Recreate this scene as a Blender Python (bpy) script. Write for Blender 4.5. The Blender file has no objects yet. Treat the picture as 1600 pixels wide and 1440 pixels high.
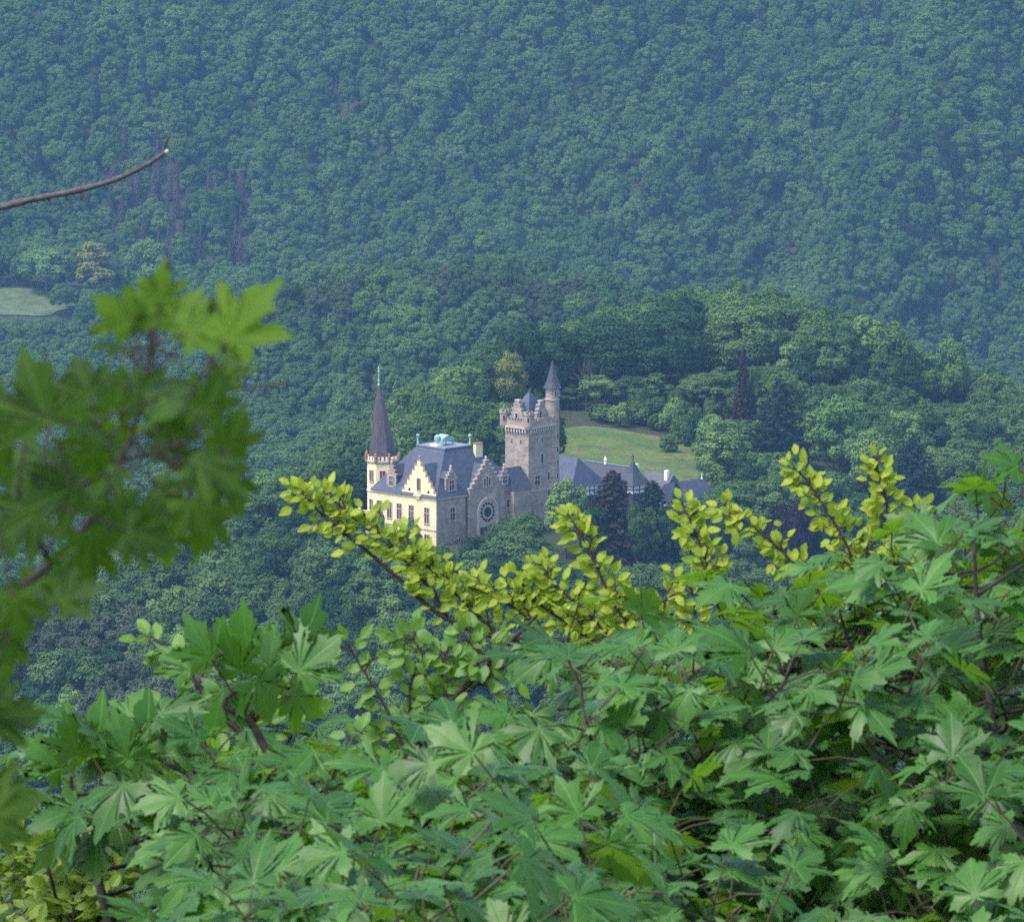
import bpy, bmesh, math, random
import numpy as np
from mathutils import Vector, Matrix, noise as mnoise

sc = bpy.context.scene
COL = sc.collection
rad = math.radians

# ------------------------------------------------------------------ camera, world, sun, exposure
CZ, PITCH, FPX = 160.0, rad(8.2), 8000.0
cd = bpy.data.cameras.new('camera')
cam = bpy.data.objects.new('camera', cd); COL.objects.link(cam)
cam.location = (0, 0, CZ); cam.rotation_euler = (rad(90) - PITCH, 0, 0)
cd.sensor_width = 36; cd.lens = FPX * 36 / 1600
cd.clip_start = 0.1; cd.clip_end = 20000
cd.dof.use_dof = True; cd.dof.focus_distance = 110; cd.dof.aperture_fstop = 54
sc.camera = cam

SUN_EL, SUN_AZ = rad(60), rad(238)          # azimuth clockwise from +Y (view direction)
w = bpy.data.worlds.new('World'); sc.world = w; w.use_nodes = True
nt = w.node_tree; nt.nodes.clear()
sky = nt.nodes.new('ShaderNodeTexSky'); sky.sky_type = 'NISHITA'; sky.sun_disc = False
sky.sun_elevation = SUN_EL; sky.sun_rotation = SUN_AZ
sky.air_density = 1.0; sky.dust_density = 2.0; sky.ozone_density = 1.0
bg = nt.nodes.new('ShaderNodeBackground'); bg.inputs['Strength'].default_value = 0.10
wo = nt.nodes.new('ShaderNodeOutputWorld')
nt.links.new(sky.outputs[0], bg.inputs[0]); nt.links.new(bg.outputs[0], wo.inputs[0])

ld = bpy.data.lights.new('sun', 'SUN'); ld.energy = 1.25; ld.angle = rad(20); ld.color = (1.0, 0.95, 0.88)
sun = bpy.data.objects.new('sun', ld); COL.objects.link(sun)
sd = Vector((math.sin(SUN_AZ) * math.cos(SUN_EL), math.cos(SUN_AZ) * math.cos(SUN_EL), math.sin(SUN_EL)))
sun.location = (0, 0, 400); sun.rotation_euler = (-sd).to_track_quat('-Z', 'Y').to_euler()

sc.view_settings.view_transform = 'Standard'; sc.view_settings.look = 'None'
sc.view_settings.exposure = 2.0; sc.view_settings.gamma = 1.0
sc.render.engine = 'CYCLES'
cy = sc.cycles
cy.max_bounces = 5; cy.diffuse_bounces = 3; cy.glossy_bounces = 2; cy.transmission_bounces = 3
cy.volume_bounces = 0; cy.transparent_max_bounces = 4
cy.caustics_reflective = False; cy.caustics_refractive = False
cy.use_denoising = False
sc.render.filter_size = 1.2

# ------------------------------------------------------------------ helpers
def tag(o, label=None, cat=None, group=None, kind=None):
    if label: o['label'] = label
    if cat: o['category'] = cat
    if group: o['group'] = group
    if kind: o['kind'] = kind
    return o

def empty(name, loc=(0, 0, 0), rz=0.0, parent=None):
    o = bpy.data.objects.new(name, None); COL.objects.link(o)
    o.empty_display_size = 0.5
    o.location = loc; o.rotation_euler = (0, 0, rz)
    if parent: o.parent = parent
    return o

CS, SN = math.cos(PITCH), math.sin(PITCH)
def at(px, py, d):
    """world point seen at photo pixel (px,py), d metres ahead of the viewpoint"""
    x = (px - 800) / FPX; u = (720 - py) / FPX
    return Vector((x * d, d * (CS + u * SN), CZ + d * (-SN + u * CS)))
def atz(px, py, z):
    x = (px - 800) / FPX; u = (720 - py) / FPX
    d = (z - CZ) / (-SN + u * CS)
    return at(px, py, d)
def proj(x, y, z):
    f = y * CS - (z - CZ) * SN
    u = y * SN + (z - CZ) * CS
    return 800 + FPX * x / f, 720 - FPX * u / f

class MB:
    def __init__(s): s.v = []; s.f = []; s.m = []
    def add(s, vs, fs, mi=0):
        b = len(s.v); s.v += [tuple(p) for p in vs]
        for f in fs: s.f.append(tuple(b + i for i in f)); s.m.append(mi)
        return s
    def box(s, a, b, mi=0):
        x0, y0, z0 = a; x1, y1, z1 = b
        return s.add([(x0,y0,z0),(x1,y0,z0),(x1,y1,z0),(x0,y1,z0),(x0,y0,z1),(x1,y0,z1),(x1,y1,z1),(x0,y1,z1)],
              [(0,3,2,1),(4,5,6,7),(0,1,5,4),(1,2,6,5),(2,3,7,6),(3,0,4,7)], mi)
    def prism(s, o, u, n, poly, t0, t1, mi=0):
        """polygon of (s,z) in the plane through o along u, thickness t0..t1 along n"""
        o, u, n = Vector(o), Vector(u), Vector(n); k = len(poly)
        vs = [o + u * p[0] + Vector((0, 0, p[1])) + n * t0 for p in poly] + [o + u * p[0] + Vector((0, 0, p[1])) + n * t1 for p in poly]
        fs = [tuple(range(k))[::-1], tuple(range(k, 2 * k))] + [(i, (i + 1) % k, k + (i + 1) % k, k + i) for i in range(k)]
        return s.add(vs, fs, mi)
    def obox(s, o, u, n, s0, s1, z0, z1, t0, t1, mi=0):
        return s.prism(o, u, n, [(s0, z0), (s1, z0), (s1, z1), (s0, z1)], t0, t1, mi)
    def lathe(s, c, prof, seg=16, mi=0, rot=0.0, lean=(0, 0)):
        cx, cy_ = c; rows = []; vs = []; fs = []
        z0, z1 = prof[0][1], prof[-1][1]
        for r, z in prof:
            k = (z - z0) / (z1 - z0 + 1e-9)
            row = []
            for i in range(seg):
                a = rot + 2 * math.pi * i / seg
                row.append(len(vs)); vs.append((cx + lean[0] * k + r * math.cos(a), cy_ + lean[1] * k + r * math.sin(a), z))
            rows.append(row)
        for A, B in zip(rows[:-1], rows[1:]):
            for i in range(seg): j = (i + 1) % seg; fs.append((A[i], A[j], B[j], B[i]))
        fs.append(tuple(rows[0])[::-1]); fs.append(tuple(rows[-1]))
        return s.add(vs, fs, mi)
    def tube(s, pts, rs, seg=6, mi=0):
        pts = [Vector(p) for p in pts]; n = len(pts); rows = []; vs = []; fs = []
        ref = Vector((0.31, 0.2, 0.93))
        for i, p in enumerate(pts):
            t = (pts[min(i + 1, n - 1)] - pts[max(i - 1, 0)]).normalized()
            if abs(t.dot(ref)) > 0.97: rf = Vector((1, 0, 0))
            else: rf = ref
            a = t.cross(rf).normalized(); b = t.cross(a)
            row = []
            for k in range(seg):
                th = 2 * math.pi * k / seg
                row.append(len(vs)); vs.append(p + (a * math.cos(th) + b * math.sin(th)) * rs[i])
            rows.append(row)
        for A, B in zip(rows[:-1], rows[1:]):
            for i in range(seg): j = (i + 1) % seg; fs.append((A[i], A[j], B[j], B[i]))
        fs.append(tuple(rows[0])[::-1]); fs.append(tuple(rows[-1]))
        return s.add(vs, fs, mi)
    def hip(s, x0, x1, y0, y1, z0, tx0, tx1, ty0, ty1, z1, mi=0):
        return s.add([(x0,y0,z0),(x1,y0,z0),(x1,y1,z0),(x0,y1,z0),(tx0,ty0,z1),(tx1,ty0,z1),(tx1,ty1,z1),(tx0,ty1,z1)],
              [(0,3,2,1),(4,5,6,7),(0,1,5,4),(1,2,6,5),(2,3,7,6),(3,0,4,7)], mi)
    def build(s, name, mats, parent=None, smooth=False):
        me = bpy.data.meshes.new(name); me.from_pydata(s.v, [], s.f)
        if not isinstance(mats, (list, tuple)): mats = [mats]
        for m in mats: me.materials.append(m)
        me.polygons.foreach_set('material_index', s.m)
        if smooth: me.polygons.foreach_set('use_smooth', [True] * len(me.polygons))
        me.update()
        bm = bmesh.new(); bm.from_mesh(me); bmesh.ops.recalc_face_normals(bm, faces=bm.faces); bm.to_mesh(me); bm.free()
        o = bpy.data.objects.new(name, me); COL.objects.link(o)
        if parent: o.parent = parent
        return o

def np_mesh(name, V, F, mats, attrs=None, mi=None, smooth=False):
    """V (n,3); F (m,k) all faces the same size, or a list of such arrays"""
    Fs = F if isinstance(F, list) else [F]
    me = bpy.data.meshes.new(name)
    me.vertices.add(len(V)); me.vertices.foreach_set('co', np.asarray(V, np.float32).ravel())
    loops = np.concatenate([f.ravel() for f in Fs]); sizes = np.concatenate([np.full(len(f), f.shape[1]) for f in Fs])
    me.loops.add(len(loops)); me.loops.foreach_set('vertex_index', loops.astype(np.int32))
    starts = np.concatenate([[0], np.cumsum(sizes)[:-1]])
    me.polygons.add(len(sizes)); me.polygons.foreach_set('loop_start', starts.astype(np.int32))
    me.polygons.foreach_set('loop_total', sizes.astype(np.int32))
    for m in (mats if isinstance(mats, (list, tuple)) else [mats]): me.materials.append(m)
    if mi is not None: me.polygons.foreach_set('material_index', np.asarray(mi, np.int32))
    if smooth: me.polygons.foreach_set('use_smooth', np.ones(len(sizes), bool))
    for k, a in (attrs or {}).items():
        if a.ndim == 1:
            t = me.attributes.new(k, 'FLOAT', 'POINT'); t.data.foreach_set('value', a.astype(np.float32))
        else:
            t = me.attributes.new(k, 'FLOAT_VECTOR', 'POINT'); t.data.foreach_set('vector', a.astype(np.float32).ravel())
    me.update(calc_edges=True); me.validate()
    return me

def link(name, me, parent=None):
    o = bpy.data.objects.new(name, me); COL.objects.link(o)
    if parent: o.parent = parent
    return o

# ------------------------------------------------------------------ materials
class NT:
    def __init__(s, name):
        s.m = bpy.data.materials.new(name); s.m.use_nodes = True; s.t = s.m.node_tree; s.t.nodes.clear()
        s.out = s.t.nodes.new('ShaderNodeOutputMaterial')
    def n(s, typ, **kw):
        nd = s.t.nodes.new(typ)
        for k, v in kw.items(): setattr(nd, k, v)
        return nd
    def l(s, a, b): s.t.links.new(a, b)
    def put(s, sock, v):
        if isinstance(v, bpy.types.NodeSocket): s.l(v, sock)
        else: sock.default_value = v
    def math(s, op, a, b=0.0, c=0.0, clamp=False):
        nd = s.n('ShaderNodeMath', operation=op, use_clamp=clamp)
        s.put(nd.inputs[0], a); s.put(nd.inputs[1], b)
        if len(nd.inputs) > 2: s.put(nd.inputs[2], c)
        return nd.outputs[0]
    def mix(s, f, a, b, blend='MIX'):
        nd = s.n('ShaderNodeMix', data_type='RGBA', blend_type=blend)
        s.put(nd.inputs[0], f)
        s.put(nd.inputs[6], a if isinstance(a, bpy.types.NodeSocket) else (*a, 1)); s.put(nd.inputs[7], b if isinstance(b, bpy.types.NodeSocket) else (*b, 1))
        return nd.outputs[2]
    def ramp(s, f, stops):
        nd = s.n('ShaderNodeValToRGB'); s.put(nd.inputs[0], f); e = nd.color_ramp.elements
        while len(e) < len(stops): e.new(0.5)
        for i, (p, c) in enumerate(stops): e[i].position = p; e[i].color = (*c, 1)
        return nd.outputs[0]
    def noise(s, vec, scale, detail=3.0, rough=0.55):
        nd = s.n('ShaderNodeTexNoise'); nd.inputs['Scale'].default_value = scale; nd.inputs['Detail'].default_value = detail; nd.inputs['Roughness'].default_value = rough
        if vec is not None: s.l(vec, nd.inputs['Vector'])
        return nd.outputs[0]
    def principled(s, col, rough=0.7, spec=0.3, metal=0.0, bump=None, bstr=0.3, bdist=0.05):
        p = s.n('ShaderNodeBsdfPrincipled')
        s.put(p.inputs['Base Color'], col if isinstance(col, bpy.types.NodeSocket) else (*col, 1)); s.put(p.inputs['Roughness'], rough)
        p.inputs['Specular IOR Level'].default_value = spec; p.inputs['Metallic'].default_value = metal
        if bump is not None:
            b = s.n('ShaderNodeBump'); b.inputs['Strength'].default_value = bstr; b.inputs['Distance'].default_value = bdist
            s.l(bump, b.inputs['Height']); s.l(b.outputs[0], p.inputs['Normal'])
        return p.outputs[0]
    def done(s, shader): s.l(shader, s.out.inputs['Surface']); return s.m
    def obj(s): return s.n('ShaderNodeTexCoord').outputs['Object']
    def attr(s, name, vec=False):
        a = s.n('ShaderNodeAttribute', attribute_name=name); return a.outputs['Vector' if vec else 'Fac']

def wall_vec(t):
    """object coordinates folded so that both wall directions get running courses"""
    o = t.n('ShaderNodeSeparateXYZ'); t.l(t.obj(), o.inputs[0])
    c = t.n('ShaderNodeCombineXYZ'); t.l(t.math('ADD', o.outputs[0], o.outputs[1]), c.inputs[0]); t.l(o.outputs[2], c.inputs[1])
    return c.outputs[0]

def mat_stone(name, c1, c2, mortar):
    t = NT(name); v = wall_vec(t)
    b = t.n('ShaderNodeTexBrick'); t.l(v, b.inputs['Vector'])
    b.inputs['Color1'].default_value = (*c1, 1); b.inputs['Color2'].default_value = (*c2, 1); b.inputs['Mortar'].default_value = (*mortar, 1)
    b.inputs['Scale'].default_value = 1.0; b.inputs['Mortar Size'].default_value = 0.025; b.inputs['Brick Width'].default_value = 0.8; b.inputs['Row Height'].default_value = 0.38
    b.inputs['Bias'].default_value = 0.0
    n1 = t.noise(t.obj(), 0.5, 5, 0.6); n2 = t.noise(t.obj(), 2.6, 4, 0.7)
    col = t.mix(t.ramp(n2, [(0.35, (0,0,0)), (0.7, (1,1,1))]), b.outputs[0], t.mix(1.0, b.outputs[0], (1.28, 1.18, 1.08), 'MULTIPLY'))
    col = t.mix(t.ramp(n1, [(0.38, (0,0,0)), (0.68, (0.9,)*3)]), col, t.mix(1.0, col, (0.58, 0.57, 0.60), 'MULTIPLY'))
    return t.done(t.principled(col, 0.9, 0.2, bump=n2, bstr=0.5, bdist=0.08))

def mat_plain(name, c, rough=0.7, var=0.25, scale=1.5, spec=0.3, stretch=None):
    t = NT(name); v = t.obj()
    if stretch:
        mp = t.n('ShaderNodeMapping'); mp.inputs['Scale'].default_value = stretch; t.l(v, mp.inputs[0]); v = mp.outputs[0]
    n = t.noise(v, scale, 5, 0.65)
    k = t.ramp(n, [(0.3, (1 - var,) * 3), (0.7, (1 + var,) * 3)])
    return t.done(t.principled(t.mix(1.0, c, k, 'MULTIPLY'), rough, spec, bump=n, bstr=0.2, bdist=0.03))

def mat_slate(name, c):
    t = NT(name); v = wall_vec(t)
    b = t.n('ShaderNodeTexBrick'); t.l(v, b.inputs['Vector'])
    b.inputs['Color1'].default_value = (0.85,) * 3 + (1,); b.inputs['Color2'].default_value = (1.15,) * 3 + (1,); b.inputs['Mortar'].default_value = (0.6,) * 3 + (1,)
    b.inputs['Scale'].default_value = 1.0; b.inputs['Mortar Size'].default_value = 0.02; b.inputs['Brick Width'].default_value = 0.45; b.inputs['Row Height'].default_value = 0.3
    n = t.noise(t.obj(), 0.7, 5, 0.65)
    col = t.mix(1.0, t.mix(1.0, c, b.outputs[0], 'MULTIPLY'), t.ramp(n, [(0.3, (0.75, 0.76, 0.8)), (0.7, (1.2, 1.2, 1.18))]), 'MULTIPLY')
    return t.done(t.principled(col, 0.55, 0.4))

M = {}
M['stone'] = mat_stone('grey_stone', (0.39, 0.325, 0.275), (0.28, 0.24, 0.21), (0.20, 0.17, 0.15))
M['stone_trim'] = mat_plain('dressed_stone', (0.43, 0.36, 0.30), 0.85, 0.25, 1.2)
M['plaster'] = mat_plain('yellow_plaster', (0.71, 0.60, 0.345), 0.85, 0.17, 0.6)
M['red_stone'] = mat_plain('red_sandstone', (0.30, 0.15, 0.10), 0.85, 0.25, 2.0)
M['slate'] = mat_slate('blue_slate', (0.045, 0.054, 0.085))
M['slate_dark'] = mat_slate('dark_slate', (0.034, 0.038, 0.056))
M['slate_grey'] = mat_slate('pale_slate', (0.075, 0.075, 0.088))
M['spire'] = mat_plain('weathered_spire', (0.058, 0.040, 0.050), 0.5, 0.5, 1.0, 0.45, (3.0, 3.0, 0.12))
M['copper'] = mat_plain('green_copper', (0.22, 0.36, 0.34), 0.6, 0.2, 3.0)
M['white'] = mat_plain('white_plaster', (0.75, 0.75, 0.74), 0.8, 0.08, 1.0)
M['timber'] = mat_plain('dark_timber', (0.035, 0.028, 0.03), 0.8, 0.2, 3.0)
M['lead'] = mat_plain('lead_flashing', (0.16, 0.18, 0.22), 0.5, 0.15, 2.0)
t = NT('window_glass'); M['glass'] = t.done(t.principled((0.02, 0.022, 0.028), 0.12, 0.5))
t = NT('red_blind'); M['blind'] = t.done(t.principled((0.10, 0.055, 0.05), 0.6, 0.3))
M['bark'] = mat_plain('bark', (0.06, 0.05, 0.042), 0.9, 0.4, 6.0)
M['bark_fg'] = mat_plain('twig_bark', (0.028, 0.022, 0.02), 0.85, 0.5, 60.0)
M['bark_grey'] = mat_plain('dead_bark', (0.075, 0.07, 0.078), 0.85, 0.55, 70.0)

def mat_foliage(name, dark, light, trans=0.2, patch=0.5):
    t = NT(name)
    oi = t.n('ShaderNodeObjectInfo'); r = t.attr('rnd')
    pn = t.noise(oi.outputs['Location'], 0.018, 3, 0.6)
    tree = t.math('ADD', t.math('MULTIPLY', oi.outputs['Random'], 0.65), t.math('MULTIPLY', t.math('SUBTRACT', pn, 0.5), patch * 2.0))
    f = t.math('ADD', t.math('MULTIPLY', r, 0.55), t.math('MULTIPLY', tree, 0.75), clamp=True)
    col = t.mix(f, dark, light)
    d = t.n('ShaderNodeBsdfDiffuse'); t.l(col, d.inputs[0])
    tr = t.n('ShaderNodeBsdfTranslucent'); t.l(t.mix(1.0, col, (1.25, 1.2, 0.6), 'MULTIPLY'), tr.inputs[0])
    m = t.n('ShaderNodeMixShader'); m.inputs[0].default_value = trans
    t.l(d.outputs[0], m.inputs[1]); t.l(tr.outputs[0], m.inputs[2])
    return t.done(m.outputs[0])

M['fol_mid'] = mat_foliage('broadleaf_foliage', (0.026, 0.064, 0.022), (0.110, 0.180, 0.050))
M['fol_dark'] = mat_foliage('dark_foliage', (0.014, 0.040, 0.020), (0.042, 0.085, 0.036))
M['fol_light'] = mat_foliage('fresh_foliage', (0.07, 0.145, 0.04), (0.17, 0.26, 0.07))
M['fol_yellow'] = mat_foliage('yellowish_foliage', (0.10, 0.13, 0.03), (0.21, 0.23, 0.06))
M['fol_pine'] = mat_foliage('pine_needles', (0.036, 0.058, 0.034), (0.088, 0.112, 0.062), 0.15)
M['fol_spruce'] = mat_foliage('spruce_needles', (0.010, 0.022, 0.018), (0.026, 0.048, 0.034), 0.1)
M['fol_rust'] = mat_foliage('rusty_needles', (0.024, 0.020, 0.018), (0.060, 0.048, 0.038), 0.1)
M['fol_purple'] = mat_foliage('copper_leaves', (0.018, 0.010, 0.020), (0.040, 0.020, 0.036), 0.15)
M['fol_dead'] = mat_foliage('dead_needles', (0.045, 0.042, 0.040), (0.12, 0.095, 0.092), 0.1)

# ------------------------------------------------------------------ terrain
CTRL = [(-15,990,0),(-28,1006,-1),(-5,1012,0),(8,1010,0),(20,1035,0),(40,1045,-1),(10,1060,0),(30,1100,0),(12,1125,1),(28,1175,2),(45,1140,0),(52,1080,-4),
 (-15,972,-4),(12,975,-6),(40,1005,-6),(-32,985,-6),(70,1040,-12),
 (-10,930,-18),(50,940,-20),(0,860,-38),(80,860,-45),(0,760,-68),(120,760,-75),(-120,760,-80),(0,600,-95),(150,600,-95),(-150,600,-95),(0,400,-100),(200,400,-100),(-200,400,-100),
 (-44,1000,-4),(-57,1000,-6),(-69,1000,-11),(-81,1000,-17),(-97,1000,-26),(-130,1000,-45),(-56,890,-28),(-78,890,-38),(-120,890,-55),
 (-27,1080,-8),(-14,1120,-3),(0,1150,2),(-46,1100,-34),(-70,1100,-48),(-110,1100,-60),(-160,1100,-70),
 (52,1250,3),(30,1220,3),(12,1190,2),(70,1250,0),(96,1200,-3),(120,1200,-12),(143,1200,-22),(100,1050,-13),(140,1050,-20),(180,1100,-40),
 (30,1400,-50),(80,1400,-60),(130,1400,-75),(-20,1300,-45),(-60,1300,-65),(-120,1300,-75),(-200,1300,-85),(220,1400,-95),
 (-60,1500,-77),(0,1480,-70),(-130,1500,-85),(60,1500,-75),(-76,1650,-36),(-40,1650,-28),(0,1650,-28),(40,1660,-36),(72,1650,-52),(120,1650,-82),(200,1650,-100),
 (-112,1660,-66),(-150,1700,-82),(-200,1700,-90),(-40,1800,-65),(0,1800,-65),(60,1800,-82),(-100,1800,-80),(-187,1955,-68),(-187,2005,-58),(-187,1900,-84),(-187,1840,-96),(-260,1950,-66),(140,1850,-98),
 (-250,2060,-66),(-130,2060,-74),(0,2050,-76),(80,2050,-84),(120,2060,-92),(200,2000,-104),(280,2000,-105),(165,2110,-50),
 (-330,2300,40),(-100,2300,38),(60,2300,36),(130,2300,22),(200,2300,48),(330,2300,40),(-400,2500,118),(-100,2500,118),(100,2500,115),(400,2500,118),
 (-400,2700,135),(0,2700,135),(400,2700,135),(-700,2300,60),(700,2300,60),(-900,3200,90),(0,3200,90),(900,3200,90),(-600,1700,-40),(600,1700,-40),(-500,900,-40),(500,900,-40),(-300,100,-100),(300,100,-100)]
_P = np.array(CTRL, float); _N = len(_P)
_c2 = 25.0 ** 2
def _phi(d2): return np.sqrt(d2 + _c2)
_A = _phi(((_P[:, None, :2] - _P[None, :, :2]) ** 2).sum(-1))
_T = np.hstack([np.ones((_N, 1)), _P[:, :2] / 1000])
_S = np.block([[_A + 0.0 * np.eye(_N), _T], [_T.T, np.zeros((3, 3))]])
_W = np.linalg.solve(_S, np.concatenate([_P[:, 2], np.zeros(3)]))
def terr(x, y):
    x = np.asarray(x, float); y = np.asarray(y, float); sh = x.shape
    X = x.ravel(); Y = y.ravel(); out = np.empty(len(X))
    for a in range(0, len(X), 20000):
        xs, ys = X[a:a + 20000], Y[a:a + 20000]
        d2 = (xs[:, None] - _P[None, :, 0]) ** 2 + (ys[:, None] - _P[None, :, 1]) ** 2
        out[a:a + 20000] = _phi(d2) @ _W[:_N] + _W[_N] + xs / 1000 * _W[_N + 1] + ys / 1000 * _W[_N + 2]
    far = np.clip((Y - 2080) / 120, 0, 1)
    out = out + far * (7 * np.sin(X / 38 + 0.006 * Y) + 4 * np.sin(X / 17 + 1.3 + 0.01 * Y))
    xc = 138 + (Y - 2050) * 0.36
    out = out + np.clip((Y - 1960) / 90, 0, 1) * np.clip((2420 - Y) / 200, 0, 1) * (34 * np.exp(-((X - xc) / 34) ** 2) - 14 * np.exp(-((X - xc + 52) / 22) ** 2))
    near = 158.35 - 0.5 * np.maximum(0, Y - 3.0) - 0.0012 * X * X * (Y < 60)
    out = np.maximum(out, near)
    return out.reshape(sh)
def tz(x, y): return float(terr(np.array([x]), np.array([y]))[0])

ys = np.concatenate([np.linspace(-60, 30, 25), np.linspace(36, 600, 60), np.linspace(610, 1300, 110), np.linspace(1310, 3300, 180)])
ss = np.linspace(-1, 1, 101)
Yg, Sg = np.meshgrid(ys, ss, indexing='ij')
Xg = Sg * (70 + 0.3 * np.maximum(Yg, 0))
Zg = terr(Xg, Yg)
V = np.stack([Xg, Yg, Zg], -1).reshape(-1, 3)
nr, nc = Xg.shape
idx = np.arange(nr * nc).reshape(nr, nc)
F = np.stack([idx[:-1, :-1], idx[:-1, 1:], idx[1:, 1:], idx[1:, :-1]], -1).reshape(-1, 4)

t = NT('forest_floor'); o = t.obj()
n1 = t.noise(o, 0.05, 6, 0.6); n2 = t.noise(o, 1.2, 5, 0.7)
flo = t.mix(n2, (0.025, 0.030, 0.016), (0.055, 0.060, 0.030))
flo = t.mix(t.ramp(n1, [(0.4, (0,0,0)), (0.7, (1,1,1))]), flo, (0.03, 0.05, 0.02))
M['floor'] = t.done(t.principled(flo, 0.95, 0.1, bump=n2, bstr=0.6, bdist=0.3))
g = link('ground', np_mesh('ground', V, F, M['floor'], smooth=True)); tag(g, kind='structure')

# meadow: a sheet of grassland draped just above the ground, plus grass tufts
t = NT('meadow_grass'); o = t.obj()
n1 = t.noise(o, 0.09, 5, 0.6); n2 = t.noise(o, 0.7, 8, 0.85); n3 = t.noise(o, 0.25, 4, 0.6)
gc = t.mix(t.ramp(n1, [(0.38, (0,0,0)), (0.62, (1,1,1))]), (0.058, 0.108, 0.022), (0.118, 0.150, 0.038))
gc = t.mix(t.ramp(n3, [(0.50, (0,0,0)), (0.66, (0.8,)*3)]), gc, (0.12, 0.095, 0.06))
gc = t.mix(1.0, gc, t.ramp(n2, [(0.3, (0.55,)*3), (0.7, (1.4,)*3)]), 'MULTIPLY')
M['grass'] = t.done(t.principled(gc, 0.95, 0.1, bump=n2, bstr=0.8, bdist=0.4))
M['dry_grass'] = mat_plain('dry_grass', (0.070, 0.098, 0.036), 0.95, 0.45, 0.25)
def drape(name, pts_c, ex, ey, seed, lift, mat, nrad=10, nang=64):
    rng = np.random.RandomState(seed); ph = rng.rand(4) * 6.28
    a = np.linspace(0, 2 * np.pi, nang, endpoint=False)
    k = 1 + 0.10 * np.sin(2 * a + ph[0]) + 0.07 * np.sin(3 * a + ph[1]) + 0.05 * np.sin(7 * a + ph[2])
    Vs = [[pts_c[0], pts_c[1]]]
    for r in np.linspace(0, 1, nrad + 1)[1:]:
        Vs += list(np.stack([pts_c[0] + ex * r * k * np.cos(a), pts_c[1] + ey * r * k * np.sin(a)], -1))
    Vs = np.array(Vs); z = terr(Vs[:, 0], Vs[:, 1]) + lift
    tri = np.array([[0, 1 + i, 1 + (i + 1) % nang] for i in range(nang)])
    q = np.array([[1 + j * nang + i, 1 + (j + 1) * nang + i, 1 + (j + 1) * nang + (i + 1) % nang, 1 + j * nang + (i + 1) % nang] for j in range(nrad - 1) for i in range(nang)])
    o = link(name, np_mesh(name, np.column_stack([Vs, z]), [tri, q], mat, smooth=True)); return o
MEADOW = (22.0, 1110.0, 25.0, 35.0)
CLEARING = (-196.0, 1976.0, 24.0, 17.0)
tag(drape('meadow', MEADOW[:2], MEADOW[2], MEADOW[3], 3, 0.35, M['grass']), kind='structure')
tag(drape('clearing', CLEARING[:2], CLEARING[2], CLEARING[3], 5, 0.4, M['dry_grass']), kind='structure')

# ------------------------------------------------------------------ castle
O = atz(683, 856, 0.0)
R45 = rad(45)
UX, UY = Vector((1, 0, 0)), Vector((0, 1, 0))

def stepped(s0, s1, z0, zp, n, top=0.9, base=0.0):
    """outline of a crow-stepped gable"""
    c = (s0 + s1) / 2; hw = (s1 - s0) / 2
    L = []
    for i in range(n + 1):
        k = i / n
        s = hw + (top / 2 - hw) * k
        L.append((s, k))
    pts = [(s0, z0)]
    left = []; zs = [z0 + base + (zp - z0 - base) * (i + 1) / (n + 1) for i in range(n + 1)]
    for i in range(n + 1):
        s = L[i][0]
        left.append((c - s, zs[i - 1] if i else z0)); left.append((c - s, zs[i]))
    poly = left + [(2 * c - p[0], p[1]) for p in left[::-1]]
    steps = [(c - L[i][0], c - (L[i + 1][0] if i < n else -L[i][0]), zs[i]) for i in range(n + 1)]
    steps += [(2 * c - b, 2 * c - a, z) for a, b, z in steps[:-1]]
    return poly, steps

def gable(parent, name, o, u, n, s0, s1, z0, zp, nst, t0, t1, wall, cap, top=0.9, base=0.0, ball=True):
    poly, steps = stepped(s0, s1, z0, zp, nst, top, base)
    g = MB().prism(o, u, n, poly, t0, t1).build(name, wall, parent)
    c = MB()
    for a, b, z in steps: c.obox(o, u, n, a - 0.07, b + 0.07, z, z + 0.16, t0 - 0.07, t1 + 0.07)
    if ball:
        cc = (s0 + s1) / 2; o_, u_, n_ = Vector(o), Vector(u), Vector(n)
        p = o_ + u_ * cc + n_ * (t0 + t1) / 2
        c.lathe((p.x, p.y), [(0.28, zp + 0.16), (0.16, zp + 0.4), (0.3, zp + 0.65), (0.05, zp + 0.95)], 8)
    c.build('coping', cap, g)
    return g

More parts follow.
